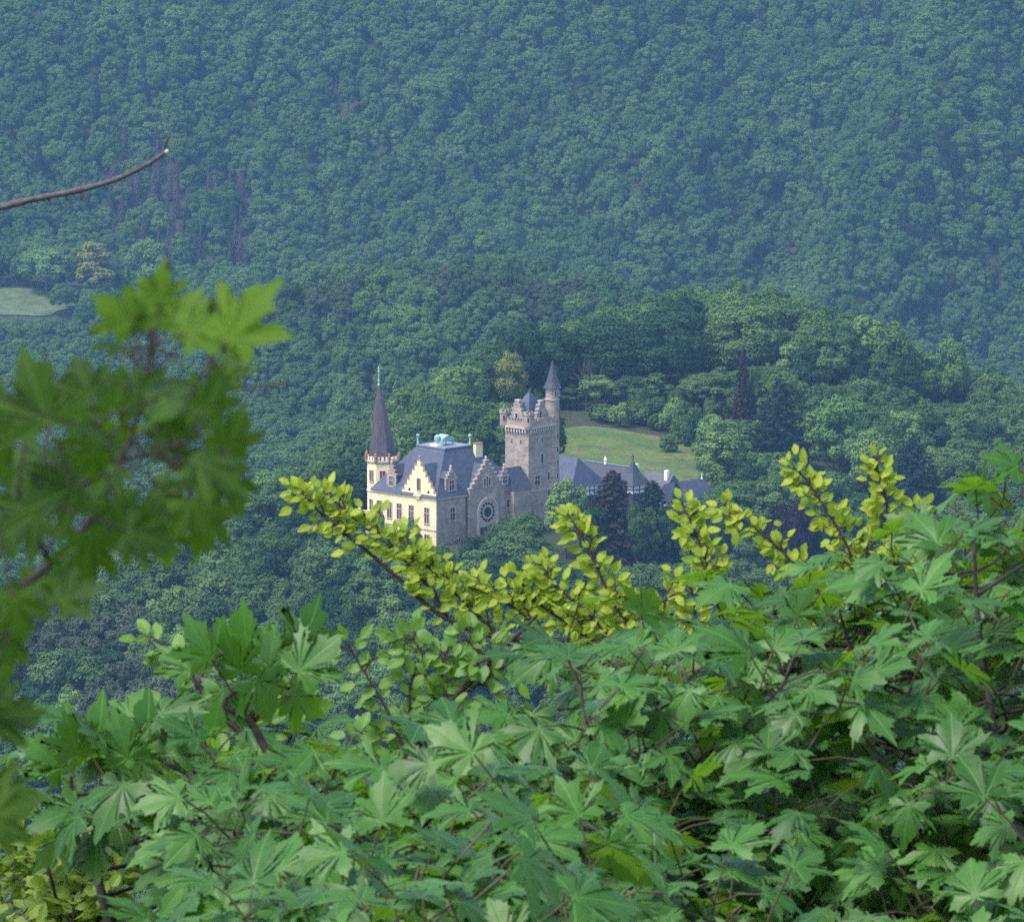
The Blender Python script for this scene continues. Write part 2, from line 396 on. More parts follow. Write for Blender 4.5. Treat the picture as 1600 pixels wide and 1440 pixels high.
def window(parent, o, u, n, s, z, w_, h, cols=1, rows=(), mat=None, b=0.16, proud=0.12, name='window', arch=False, sill=True, glass=None):
    """stone-framed window: s centre, z bottom; a frame part with its panes as a sub-part"""
    f = MB(); s0, s1, z1 = s - w_ / 2, s + w_ / 2, z + h
    mat = mat or M['stone_trim']
    f.obox(o, u, n, s0 - b, s0, z, z1, 0.0, proud); f.obox(o, u, n, s1, s1 + b, z, z1, 0.0, proud)
    if arch:
        k = 8; r = w_ / 2
        inner = [(s - r * math.cos(math.pi * i / k), z1 + 1.3 * r * math.sin(math.pi * i / k)) for i in range(k + 1)]
        outer = [(s - (r + b) * math.cos(math.pi * i / k), z1 + (1.3 * r + b) * math.sin(math.pi * i / k)) for i in range(k + 1)]
        for i in range(k): f.prism(o, u, n, [inner[i], outer[i], outer[i + 1], inner[i + 1]], 0.0, proud)
        pane = [(s0, z), (s1, z)] + inner[::-1]
    else:
        f.obox(o, u, n, s0 - b, s1 + b, z1, z1 + b, 0.0, proud + 0.01)
        pane = [(s0, z), (s1, z), (s1, z1), (s0, z1)]
    if sill: f.obox(o, u, n, s0 - b - 0.06, s1 + b + 0.06, z - 0.14, z, 0.0, proud + 0.08)
    for i in range(1, cols): x = s0 + w_ * i / cols; f.obox(o, u, n, x - 0.06, x + 0.06, z, z1, 0.0, proud - 0.03)
    for r_ in rows: zz = z + h * r_; f.obox(o, u, n, s0, s1, zz - 0.06, zz + 0.06, 0.0, proud - 0.04)
    fr = f.build(name, mat, parent)
    MB().prism(o, u, n, pane, 0.005, 0.025).build('pane', glass or M['glass'], fr)
    return fr

def dormer(parent, axis, c, w_, front, depth, z0, zs, zp, win, nst):
    """stone dormer; axis 'x': faces -x with its centre at y=c, axis 'y': faces -y with its centre at x=c"""
    if axis == 'x': o, u, n, bk = (front, 0, 0), UY, Vector((-1, 0, 0)), 1
    else: o, u, n, bk = (0, front, 0), UX, Vector((0, -1, 0)), 1
    d = MB(); d.obox(o, u, n, c - w_ / 2 + 0.1, c + w_ / 2 - 0.1, z0, zs, -depth, -0.42)
    root = d.build('dormer', M['slate_dark'], parent)
    gable(root, 'gable', o, u, n, c - w_ / 2, c + w_ / 2, z0, zp, nst, -0.4, 0.0, M['stone'], M['stone_trim'], 0.5, zs - z0 - 0.6)
    r = MB(); r.prism(o, u, n, [(c - w_ / 2 - 0.12, zs), (c + w_ / 2 + 0.12, zs), (c, zp - 0.5)], -depth - 2.0, -0.41)
    r.build('dormer_roof', M['slate'], root)
    window(root, o, u, n, c, win[0], win[1], win[2], 2, (0.62,), M['stone_trim'], 0.15)
    return root

# --- main house
house = empty('castle_house', (O.x, O.y, 0), R45)
tag(house, 'large castle house with yellow front, stone side and steep slate roof', 'castle')
ZE = 9.8
w_ = MB(); w_.box((0, 0, -7), (24, 18, ZE)); w_.build('stone_wall', M['stone'], house)
MB().box((-0.25, 0.0, -7), (-0.003, 18.0, ZE)).build('plaster_wall', M['plaster'], house)
rf = MB().hip(-0.7, 24.4, -0.45, 18.4, ZE + 0.02, 7, 14.2, 5, 12.8, 18.3)
roof = rf.build('roof', M['slate'], house)
for a_, b_ in (((-0.55, 9.75, ZE - 0.3), (-0.26, 18.3, ZE - 0.02)), ((0.0, -0.35, ZE - 0.32), (8.0, -0.01, ZE - 0.03)), ((18.4, -0.35, ZE - 0.32), (24, -0.01, ZE - 0.03))):
    MB().box(a_, b_).build('eave_cornice', M['stone_trim'], house)
pl = MB(); pl.box((6.8, 4.8, 18.31), (14.4, 13.0, 18.55))
plat = pl.build('roof_platform', M['lead'], house)
sk = MB()
sk.prism((8.6, 7.2, 0), UX, UY, [(0, 19.5), (3.2, 19.5), (3.2, 20.0), (1.6, 20.7), (0, 20.0)], 0, 2.4)
for x_ in (8.7, 11.5):
    for y_ in (7.3, 9.3): sk.box((x_, y_, 18.56), (x_ + 0.2, y_ + 0.2, 19.5))
sk.lathe((8.3, 8.4), [(0.3, 19.2), (0.62, 19.7), (0.62, 20.4), (0.2, 20.8)], 10)
sk.build('roof_lantern', M['copper'], house)
MB().box((7.3, 7.6, 18.56), (8.9, 9.6, 18.85)).build('skylight', M['white'], house)
for x_, y_ in ((7.1, 12.7), (14.1, 5.1)):
    MB().lathe((x_, y_), [(0.28, 18.56), (0.2, 19.2), (0.17, 20.0), (0.36, 20.2), (0.36, 20.5), (0.1, 20.7)], 8).build('finial', M['copper'], house)
ch = MB(); ch.box((14.2, 3.6, 11), (16.1, 4.3, 18.8)); chim = ch.build('chimney', M['plaster'], house)
MB().box((14.1, 3.5, 18.8), (16.2, 4.4, 18.95)).build('chimney_cap', M['red_stone'], chim)

oy = (-0.25, 0, 0); ny = Vector((-1, 0, 0))          # yellow front
os_, ns = (0, 0, 0), Vector((0, -1, 0))               # stone side
yg = gable(house, 'yellow_gable', (-0.22, 0, 0), UY, ny, 0.02, 9.62, ZE + 0.02, 16.9, 6, -0.45, 0.06, M['plaster'], M['red_stone'], 0.9)
MB().prism((0.24, 0, 0), UY, Vector((1, 0, 0)), [(0.25, ZE + 0.1), (9.4, ZE + 0.1), (4.82, 16.0)], 0, 8).build('gable_roof', M['slate'], house)
window(yg, (-0.28, 0, 0), UY, ny, 4.82, 10.9, 0.85, 2.4, 1, (), M['stone_trim'], 0.14, glass=M['blind'])
MB().obox((-0.28, 0, 0), UY, ny, 3.9, 5.75, 9.85, 10.15, 0.0, 0.6).obox((-0.28, 0, 0), UY, ny, 4.3, 5.35, 9.3, 9.85, 0.0, 0.35).build('balcony_ledge', M['plaster'], yg)
for s_ in (2.1, 7.5):
    r_ = MB()
    r_.prism((-0.28, 0, 0), UY, ny, [(s_ + 0.3 * math.cos(a * math.pi / 5), 10.9 + 0.3 * math.sin(a * math.pi / 5)) for a in range(10)], 0.0, 0.03)
    r_.build('round_window', M['glass'], yg)
for s_ in (16.1, 13.2, 10.4, 7.0, 2.6):
    window(house, oy, UY, ny, s_, 4.6, 1.2, 3.1, 2, (0.66,), M['red_stone'] if False else M['stone_trim'], 0.13, glass=M['blind'])
    window(house, oy, UY, ny, s_, -0.2, 1.2, 2.6, 2, (0.66,), M['stone_trim'], 0.13, glass=M['blind'])
MB().obox(oy, UY, ny, 0.0, 18.0, 3.3, 3.55, 0.0, 0.12).build('string_course', M['stone_trim'], house)
dormer(house, 'x', 13.3, 2.7, 0.35, 4.2, ZE + 0.3, 13.0, 15.6, (10.9, 1.0, 1.9), 3)
dormer(house, 'y', 4.15, 3.0, 0.2, 4.4, ZE + 0.3, 13.4, 15.1, (11.0, 1.25, 1.9), 3)
dormer(house, 'y', 18.9, 2.3, 0.2, 3.6, ZE + 0.3, 12.2, 13.8, (10.7, 1.1, 1.5), 2)
# stone gable with the rose window
og = (0, -0.6, 0)
MB().box((8.3, -0.6, -7), (18.0, -0.01, ZE + 0.1)).build('gable_wall', M['stone'], house)
sg = gable(house, 'stone_gable', og, UX, ns, 8.3, 18.0, ZE + 0.1, 16.0, 6, -0.6, 0.0, M['stone'], M['stone_trim'], 1.0)
MB().prism((0, 0.01, 0), UX, Vector((0, 1, 0)), [(8.2, ZE + 0.15), (18.1, ZE + 0.15), (13.15, 15.3)], 0, 8).build('gable_roof', M['slate'], house)
window(sg, og, UX, ns, 12.55, 10.9, 0.55, 1.6, 1, (), M['stone_trim'], 0.13)
window(sg, og, UX, ns, 13.15, 10.9, 0.55, 2.0, 1, (), M['stone_trim'], 0.13, sill=False)
window(sg, og, UX, ns, 13.75, 10.9, 0.55, 1.6, 1, (), M['stone_trim'], 0.13)
rw = MB(); CX, CZr = 13.3, 5.9
def arc(r, k=20, z=CZr): return [(CX - r * math.cos(math.pi * i / k), z + r * math.sin(math.pi * i / k)) for i in range(k + 1)]
oi_, oo_ = arc(2.45), arc(2.85)
for i in range(20): rw.prism(og, UX, ns, [oi_[i], oo_[i], oo_[i + 1], oi_[i + 1]], 0.0, 0.28)
rw.obox(og, UX, ns, CX - 2.85, CX - 2.45, 1.2, CZr, 0.0, 0.28); rw.obox(og, UX, ns, CX + 2.45, CX + 2.85, 1.2, CZr, 0.0, 0.28)
rw.prism(og, UX, ns, [(CX - 2.45, 1.2), (CX + 2.45, 1.2)] + oi_[::-1], 0.0, 0.05)
def circ(cx, cz, r, k=14): return [(cx + r * math.cos(2 * math.pi * i / k), cz + r * math.sin(2 * math.pi * i / k)) for i in range(k)]
rose = rw.build('rose_window', M['stone_trim'], house)
gl = MB(); gl.prism(og, UX, ns, circ(CX, CZr - 0.1, 1.02, 20), 0.05, 0.08)
for i in range(14):
    a = 2 * math.pi * i / 14; gl.prism(og, UX, ns, circ(CX + 1.72 * math.cos(a), CZr - 0.1 + 1.72 * math.sin(a), 0.33, 10), 0.05, 0.08)
for i in range(4): gl.obox(og, UX, ns, CX - 2.0 + i * 1.05, CX - 1.15 + i * 1.05, 1.4, 2.9, 0.05, 0.08)
gl.build('pane', M['glass'], rose)
window(house, os_, UX, ns, 4.2, 5.0, 1.3, 2.6, 2, (0.6,), M['stone_trim'], 0.2)
window(house, os_, UX, ns, 5.5, -0.7, 1.5, 1.9, 3, (), M['stone_trim'], 0.2)
window(house, os_, UX, ns, 19.6, 6.0, 0.8, 1.6, 1, (), M['stone_trim'], 0.16)
MB().tube([(7.9, -0.15, ZE - 0.3), (7.9, -0.15, -2.5)], [0.1, 0.1], 6).build('drainpipe', M['timber'], house)
lk = MB(); lk.box((19.9, -1.4, -7), (24.6, -0.01, ZE - 0.4)); lk.build('link_wall', M['stone'], house)
MB().add([(19.7, -1.7, ZE - 0.38), (25.2, -1.7, ZE - 0.38), (25.2, 3.0, ZE - 0.38), (19.7, 3.0, ZE - 0.38), (20.6, 1.4, 13.6), (24.6, 1.4, 13.6)],
    [(0, 3, 2, 1), (0, 1, 5, 4), (1, 2, 5), (2, 3, 4, 5), (3, 0, 4)]).build('link_roof', M['slate_dark'], house)

# --- yellow spire tower
sx, sy = 4.25, 19.8
R8 = rad(45); tw_loc = O + Vector(((sx - sy) * math.cos(R45), (sx + sy) * math.sin(R45), 0))
spt = empty('spire_tower', (tw_loc.x, tw_loc.y, 0), 0)
tag(spt, 'yellow octagonal tower with tall dark pointed spire and green copper tip', 'tower')
c8 = 1 / math.cos(math.pi / 8); r22 = math.pi / 8
MB().lathe((0, 0), [(3.1 * c8, -7), (3.1 * c8, 15.2)], 8, rot=r22).build('wall', M['plaster'], spt)
sc_ = MB()
sc_.lathe((0, 0), [(3.22 * c8, 8.9), (3.22 * c8, 9.15)], 8, rot=r22); sc_.lathe((0, 0), [(3.2 * c8, 14.6), (3.35 * c8, 14.9), (3.35 * c8, 15.25)], 8, rot=r22)
sc_.build('string_course', M['stone_trim'], spt)
bt = MB()
for i in range(8):
    a = i * math.pi / 4
    for k in (-1, 0, 1):
        o_ = Vector((3.12 * math.cos(a), 3.12 * math.sin(a), 0)); u_ = Vector((-math.sin(a), math.cos(a), 0)); n_ = Vector((math.cos(a), math.sin(a), 0))
        bt.obox(o_, u_, n_, k * 0.85 - 0.26, k * 0.85 + 0.26, 15.26, 15.95, -0.25, 0.12)
bt.build('battlement', M['plaster'], spt)
for i in range(8):
    a = r22 + i * math.pi / 4; px_, py_ = 3.25 * c8 * math.cos(a), 3.25 * c8 * math.sin(a)
    MB().lathe((px_, py_), [(0.15, 14.7), (0.34, 15.2), (0.34, 15.9), (0.42, 15.95), (0.42, 16.1), (0.2, 16.15), (0.28, 16.45), (0.05, 16.8)], 8).build('pinnacle', M['red_stone'], spt)
MB().lathe((0, 0), [(2.95, 15.3), (2.85, 16.2), (2.45, 18.6), (1.7, 23.0), (0.9, 27.2), (0.2, 30.0)], 8, rot=r22, lean=(-0.75, 0)).build('spire', M['spire'], spt)
MB().lathe((-0.75, 0), [(0.26, 29.9), (0.14, 30.5), (0.26, 30.8), (0.14, 31.1), (0.11, 32.4), (0.24, 32.6), (0.06, 33.8)], 8).build('finial', M['copper'], spt)
for ai, zz in ((5, 11.0), (6, 11.0), (5, 5.2)):
    a = ai * math.pi / 4; o_ = Vector((3.1 * math.cos(a), 3.1 * math.sin(a), 0)); u_ = Vector((-math.sin(a), math.cos(a), 0)); n_ = Vector((math.cos(a), math.sin(a), 0))
    window(spt, o_, u_, n_, 0, zz, 1.0, 2.2, 2, (), M['stone_trim'], 0.13, glass=M['blind'])
tr = MB(); tr.box((-4.6, -5.2, -8), (-1.6, -2.9, 5.0)); ter = tr.build('terrace', M['plaster'], spt)
te = MB(); te.box((-4.75, -5.35, 5.0), (-1.5, -5.0, 5.7)); te.box((-4.75, -4.99, 5.0), (-4.4, -2.8, 5.7)); te.box((-4.8, -5.4, 5.7), (-4.3, -4.9, 6.2)); te.box((-2.0, -5.4, 5.7), (-1.5, -4.9, 6.2))
te.build('parapet', M['plaster'], ter)

# --- stone keep
K = atz(825.8, 833.5, 0.0)
keep = empty('stone_keep', (K.x, K.y, 0), rad(50))
tag(keep, 'tall square grey stone tower with stepped gables, corner turrets and pyramid roof', 'tower')
KX, KY = 8.0, 6.1
MB().box((0, 0, -8), (KX, KY, 21)).build('wall', M['stone'], keep)
fo, fl, fn = (0, 0, 0), UX, Vector((0, -1, 0))          # right-hand face
lo, ll, ln = (0, 0, 0), UY, Vector((-1, 0, 0))          # left-hand face
cb = MB()
for s_ in np.arange(0.35, KX - 0.6, 0.72): cb.obox(fo, fl, fn, s_, s_ + 0.32, 20.2, 20.98, 0.0, 0.5); cb.obox(fo, fl, fn, s_ + 0.04, s_ + 0.28, 19.8, 20.2, 0.0, 0.22)
for s_ in np.arange(0.35, KY - 0.3, 0.72): cb.obox(lo, ll, ln, s_, s_ + 0.32, 20.2, 20.98, 0.0, 0.5); cb.obox(lo, ll, ln, s_ + 0.04, s_ + 0.28, 19.8, 20.2, 0.0, 0.22)
cb.build('corbel_table', M['stone_trim'], keep)
MB().box((-0.62, -0.62, 21.0), (KX + 0.3, KY + 0.62, 21.4)).build('cornice', M['stone_trim'], keep)
MB().box((-0.1, -0.1, 8.3), (KX, KY, 8.55)).build('string_course', M['stone_trim'], keep)
pp = MB(); pp.box((-0.45, -0.45, 21.4), (KX, -0.05, 22.5)); pp.box((-0.45, -0.04, 21.4), (-0.05, KY + 0.45, 22.5)); pp.box((0, KY + 0.05, 21.4), (KX, KY + 0.45, 22.5)); pp.box((KX - 0.3, 0, 21.4), (KX + 0.1, KY, 22.5))
for k in range(9): pp.box((0.9 + k * 0.78, -0.46, 22.5), (1.3 + k * 0.78, -0.06, 23.0))
for k in range(6): pp.box((-0.46, 0.9 + k * 0.78, 22.5), (-0.06, 1.3 + k * 0.78, 23.0))
pp.build('parapet', M['stone'], keep)
MB().box((0.9, 0.8, 21.41), (KX - 0.6, KY - 0.6, 23.2)).build('attic_wall', M['stone'], keep)
MB().hip(0.7, KX - 0.4, 0.6, KY - 0.4, 23.21, 3.9, 4.1, 3.0, 3.2, 28.0).build('roof', M['slate'], keep)
g1 = gable(keep, 'right_face_gable'.replace('right_face_', 'stepped_'), (0, 0.0, 0), fl, fn, 2.0, 6.6, 21.42, 26.2, 5, -0.75, -0.06, M['stone'], M['stone_trim'], 1.1, ball=False)
window(g1, (0, 0.06, 0), fl, fn, 3.7, 22.7, 0.7, 1.5, 1, (), M['stone_trim'], 0.14)
g2 = gable(keep, 'stepped_gable', (0.0, 0, 0), ll, ln, 1.0, 5.2, 21.42, 26.5, 5, -0.75, -0.06, M['stone'], M['stone_trim'], 1.1, ball=False)
window(g2, (0.06, 0, 0), ll, ln, 3.1, 22.7, 0.6, 1.2, 1, (), M['stone_trim'], 0.14)
MB().prism((0, 0.76, 0), fl, Vector((0, 1, 0)), [(2.2, 23.0), (6.4, 23.0), (4.3, 25.6)], 0, 2.2).build('gable_roof', M['slate'], keep)
MB().prism((0.76, 0, 0), ll, Vector((1, 0, 0)), [(1.2, 23.0), (5.0, 23.0), (3.1, 25.9)], 0, 3.0).build('gable_roof', M['slate'], keep)
for cx_, cy_ in ((-0.1, -0.1), (-0.1, KY + 0.1)):
    b_ = MB(); b_.lathe((cx_, cy_), [(0.9, 21.41), (0.9, 23.7), (1.05, 23.8), (1.05, 24.1)], 12)
    for k in range(6):
        a = k * math.pi / 3; b_.box((cx_ + 0.82 * math.cos(a) - 0.18, cy_ + 0.82 * math.sin(a) - 0.18, 24.1), (cx_ + 0.82 * math.cos(a) + 0.18, cy_ + 0.82 * math.sin(a) + 0.18, 24.55))
    bz = b_.build('bartizan', M['stone'], keep)
    MB().lathe((cx_, cy_), [(0.75, 24.1), (0.1, 25.2)], 12).build('bartizan_roof', M['slate'], bz)
    a = math.pi * 1.2
    window(bz, (cx_ + 0.89 * math.cos(a), cy_ + 0.89 * math.sin(a), 0), Vector((-math.sin(a), math.cos(a), 0)), Vector((math.cos(a), math.sin(a), 0)), 0, 22.5, 0.4, 0.9, 1, (), M['stone_trim'], 0.08, sill=False)
# stair turret
tx_, ty_ = 8.35, 0.75
tu = MB(); tu.lathe((tx_, ty_), [(1.4, -8), (1.4, 25.9), (1.55, 26.0), (1.55, 26.25), (1.36, 26.3), (1.36, 28.3), (1.5, 28.45)], 20)
tur = tu.build('stair_turret', M['stone'], keep)
MB().lathe((tx_, ty_), [(1.85, 28.4), (1.3, 29.6), (0.75, 31.4), (0.25, 33.2), (0.04, 34.0)], 20).build('turret_roof', M['slate_dark'], tur)
for zz, aa, hh, ww in [(26.8, -1.75, 1.1, 0.42), (26.8, -1.05, 1.1, 0.42), (18.4, -1.38, 1.1, 0.5), (15.6, -1.38, 1.0, 0.5), (13.0, -1.38, 1.0, 0.5), (10.3, -1.38, 1.0, 0.5)]:
    aw = aa + math.pi / 2 - rad(50) - 0.2
    aw = aa - rad(50) + rad(0)
    aw = aa + rad(-50) + rad(35)
    window(tur, (tx_ + 1.37 * math.cos(aw), ty_ + 1.37 * math.sin(aw), 0), Vector((-math.sin(aw), math.cos(aw), 0)), Vector((math.cos(aw), math.sin(aw), 0)), 0, zz, ww, hh, 1, (), M['stone_trim'], 0.1, proud=0.16, sill=False)
window(keep, lo, ll, ln, 4.4, 17.9, 0.3, 0.8, 1, (), M['stone_trim'], 0.1, sill=False)
window(keep, lo, ll, ln, 2.0, 17.9, 0.3, 0.8, 1, (), M['stone_trim'], 0.1, sill=False)
for s_ in (2.6, 4.3, 6.0): window(keep, fo, fl, fn, s_, 18.0, 0.35, 0.9, 1, (), M['stone_trim'], 0.1, sill=False)
window(keep, fo, fl, fn, 4.2, 13.6, 0.7, 1.7, 1, (), M['stone_trim'], 0.16, arch=True)
window(keep, fo, fl, fn, 2.7, 9.5, 1.5, 1.9, 2, (0.55,), M['stone_trim'], 0.16)
window(keep, fo, fl, fn, 6.2, 10.1, 0.6, 1.6, 1, (), M['stone_trim'], 0.14)
window(keep, fo, fl, fn, 6.2, 7.0, 0.7, 1.1, 1, (), M['stone_trim'], 0.14)

# --- service wing behind the keep, a little pavilion and two low ranges
def timber_wall(name, x0, x1, y0, y1, z0, z1, parent):
    wl = MB().box((x0, y0, z0), (x1, y1, z1)).build(name, M['white'], parent)
    t_ = MB(); st = 1.3
    for (o, u, n, L) in (((0, y0, 0), UX, Vector((0, -1, 0)), (x0, x1)), ((x0, 0, 0), UY, Vector((-1, 0, 0)), (y0, y1))):
        k = max(2, int((L[1] - L[0]) / st))
        for i in range(k + 1):
            s_ = L[0] + (L[1] - L[0]) * i / k; t_.obox(o, u, n, max(L[0], s_ - 0.12), min(L[1], s_ + 0.12), max(z0, z1 - 2.6) + 0.02, z1 - 0.05, 0.0, 0.05)
        for zz in (max(z0 + 0.03, z1 - 2.75), z1 - 1.2): t_.obox(o, u, n, L[0], L[1], zz, zz + 0.2, 0.0, 0.06)
        for i in range(0, k, 2):
            a = L[0] + (L[1] - L[0]) * i / k; b = L[0] + (L[1] - L[0]) * (i + 1) / k
            t_.prism(o, u, n, [(a, max(z0 + 0.1, z1 - 2.55)), (a + 0.22, max(z0 + 0.1, z1 - 2.55)), (b, z1 - 1.2), (b - 0.22, z1 - 1.2)], 0.0, 0.045)
    t_.build('timber_frame', M['timber'], wl)
    return wl
def range_house(label, x0, x1, y0, y1, ze, zr, axis, roofmat, hip0=0.0, hip1=0.0, name='castle_wing', cat='building', extra=None):
    r = empty(name, (O.x, O.y, 0), R45); tag(r, label, cat)
    timber_wall('timbered_wall', x0, x1, y0, y1, ze - 2.3, ze, r)
    MB().box((x0 - 0.1, y0 - 0.1, -5), (x1 + 0.1, y1 + 0.1, ze - 2.31)).build('slated_base', M['slate_dark'], r)
    m = MB(); e = 0.5
    if axis == 'y': m.hip(x0 - e, x1 + e, y0 - e, y1 + e, ze + 0.02, (x0 + x1) / 2 - 0.02, (x0 + x1) / 2 + 0.02, y0 - e + hip0 + 0.01, y1 + e - hip1 - 0.01, zr)
    else: m.hip(x0 - e, x1 + e, y0 - e, y1 + e, ze + 0.02, x0 - e + hip0 + 0.01, x1 + e - hip1 - 0.01, (y0 + y1) / 2 - 0.02, (y0 + y1) / 2 + 0.02, zr)
    m.build('roof', roofmat, r)
    return r
w1 = range_house('hipped blue slate range standing directly right of the stone keep', 49.3, 58.7, 11.4, 30, 5.5, 11.0, 'y', M['slate'], 3.2, 3.2)
w2 = range_house('slate roofed range with white ridge ornament between hipped range and pavilion', 58.95, 65.5, 7.4, 19.5, 5.0, 8.9, 'y', M['slate_dark'], 0.2, 0.2)
MB().lathe((62.2, 14.2), [(0.3, 8.8), (0.2, 9.3), (0.35, 9.6), (0.06, 10.4)], 8).build('finial', M['white'], w2)
m_ = MB(); m_.box((62.0, 6.9, 8.85), (62.45, 20, 9.02)); m_.build('ridge_cap', M['lead'], w2)
m_ = MB(); m_.box((64.5, 7.6, 4), (65.3, 9.2, 9.2)); m_.build('chimney', M['white'], w2)
pv = empty('pavilion', (O.x, O.y, 0), R45); tag(pv, 'small half timbered pavilion with flared pyramid slate roof and finial', 'pavilion')
timber_wall('timbered_wall', 58.8, 62.5, 3.0, 6.8, 3.9, 6.0, pv); MB().box((58.7, 2.9, -5), (62.6, 6.9, 3.89)).build('slated_base', M['slate_dark'], pv)
m_ = MB(); m_.hip(57.9, 63.4, 2.2, 7.25, 5.9, 59.5, 61.8, 3.8, 5.9, 8.2); m_.hip(59.5, 61.8, 3.8, 5.9, 8.2, 60.58, 60.7, 4.8, 4.92, 10.7); m_.build('roof', M['slate_dark'], pv)
MB().lathe((60.64, 4.86), [(0.14, 10.6), (0.08, 11.1), (0.2, 11.3), (0.04, 12.1)], 8).build('finial', M['slate_dark'], pv)
w3 = range_house('low range with weathered pale grey slate roof right of the pavilion', 63.6, 69, -1.0, 6.6, 4.2, 7.8, 'y', M['slate_grey'], 0.2, 0.2)
m_ = MB(); m_.box((65.2, -0.4, 6.0), (66.0, 0.4, 8.6)); m_.build('chimney', M['white'], w3)
w4 = range_house('last low slate range at the right end of the castle wing', 61.0, 73.2, -6.2, -1.6, 3.2, 6.7, 'x', M['slate'], 0.2, 1.6)
m_ = MB(); m_.prism((64, -6.3, 0), UX, UY, [(0, 3.6), (2.0, 3.6), (1.0, 5.6)], -0.1, 2.0); m_.build('roof_dormer', M['slate_dark'], w4)
m_ = MB(); m_.lathe((71.9, -3.9), [(0.25, 6.6), (0.12, 7.0), (0.05, 7.8)], 8); m_.build('finial', M['white'], w4)

# ------------------------------------------------------------------ tree kinds (unit: metres, about 16 m tall)
def quads(P, Nn, size, rng, asp=1.0, rnd=None):
    n = len(P); T = rng.normal(size=(n, 3)); Nn = Nn / np.linalg.norm(Nn, axis=1, keepdims=True)
    T -= (T * Nn).sum(1, keepdims=True) * Nn; T /= np.linalg.norm(T, axis=1, keepdims=True); B = np.cross(Nn, T)
    s = (size * (0.65 + 0.7 * rng.rand(n)))[:, None] * 0.5
    V = np.stack([P - T * s * 1.15, P + B * s * asp * 0.8 , P + T * s * 1.25, P - B * s * asp * 0.8], 1).reshape(-1, 3)
    F = np.arange(n * 4).reshape(n, 4)
    return V, F, np.repeat(rnd if rnd is not None else rng.rand(n), 4)

def broadleaf(seed, H=16.0, R=4.6, base=0.30, nl=26, nq=7000, size=0.42, lobe=(1.1, 1.9), squash=0.85):
    rng = np.random.RandomState(seed)
    cz = H * (base + (1 - base) * 0.48); rz = H * (1 - base) * 0.5
    L = []; tries = 0
    while len(L) < nl and tries < 4000:
        tries += 1
        d = rng.normal(size=3); d /= np.linalg.norm(d)
        if d[2] < -0.55: continue
        k = 0.62 + 0.22 * rng.rand() if len(L) > 3 else 0.3
        lr = rng.uniform(*lobe) * R / 4.6
        c = np.array([d[0] * (R - lr * 0.6) * k / 0.8, d[1] * (R - lr * 0.6) * k / 0.8, cz + d[2] * (rz - lr * 0.5) * k / 0.8])
        if any(np.linalg.norm(c - a[0]) < 0.55 * (lr + a[1]) for a in L): continue
        L.append((c, lr, rng.rand()))
    wts = np.array([l[1] ** 2 for l in L]); wts /= wts.sum()
    which = rng.choice(len(L), nq, p=wts)
    C = np.array([l[0] for l in L])[which]; r = np.array([l[1] for l in L])[which]; lr_ = np.array([l[2] for l in L])[which]
    d = rng.normal(size=(nq, 3)); d /= np.linalg.norm(d, axis=1, keepdims=True)
    out = C - np.array([0, 0, cz - rz * 0.25]); out /= np.linalg.norm(out, axis=1, keepdims=True) + 1e-9
    flip = ((d * out).sum(1) < -0.25) & (rng.rand(nq) < 0.85); d[flip] *= -1
    dn = 1 + 0.22 * np.sin(d[:, 0] * 7 + which) * np.sin(d[:, 1] * 6 + 2 * which) + 0.12 * np.sin(d[:, 2] * 9 + which)
    P = C + d * (r * dn * (0.72 + 0.33 * rng.rand(nq) ** 0.6))[:, None] * np.array([1, 1, squash])
    Nn = d * 0.8 + out * 0.25 + rng.normal(size=(nq, 3)) * 0.32 + np.array([0, 0, 0.25])
    V, F, rn = quads(P, Nn, np.full(nq, size), rng, 1.0, np.clip(0.55 * lr_ + 0.45 * rng.rand(nq), 0, 1))
    t_ = MB(); t_.tube([(0, 0, -2.5), (0.1, 0, H * 0.15), (-0.1, 0.1, H * 0.4), (0.1, 0, H * 0.75)], [0.36, 0.28, 0.2, 0.06], 7)
    for l in L[::2]:
        c = l[0]; z0 = max(H * 0.22, c[2] - 0.55 * math.hypot(c[0], c[1]) - 1.5); z0 = min(z0, H * 0.6)
        t_.tube([(0, 0.05, z0), (c[0] * 0.5, c[1] * 0.5, (z0 + c[2]) * 0.5 + 0.2), tuple(c)], [0.13, 0.08, 0.03], 5)
    return V, F, rn, t_

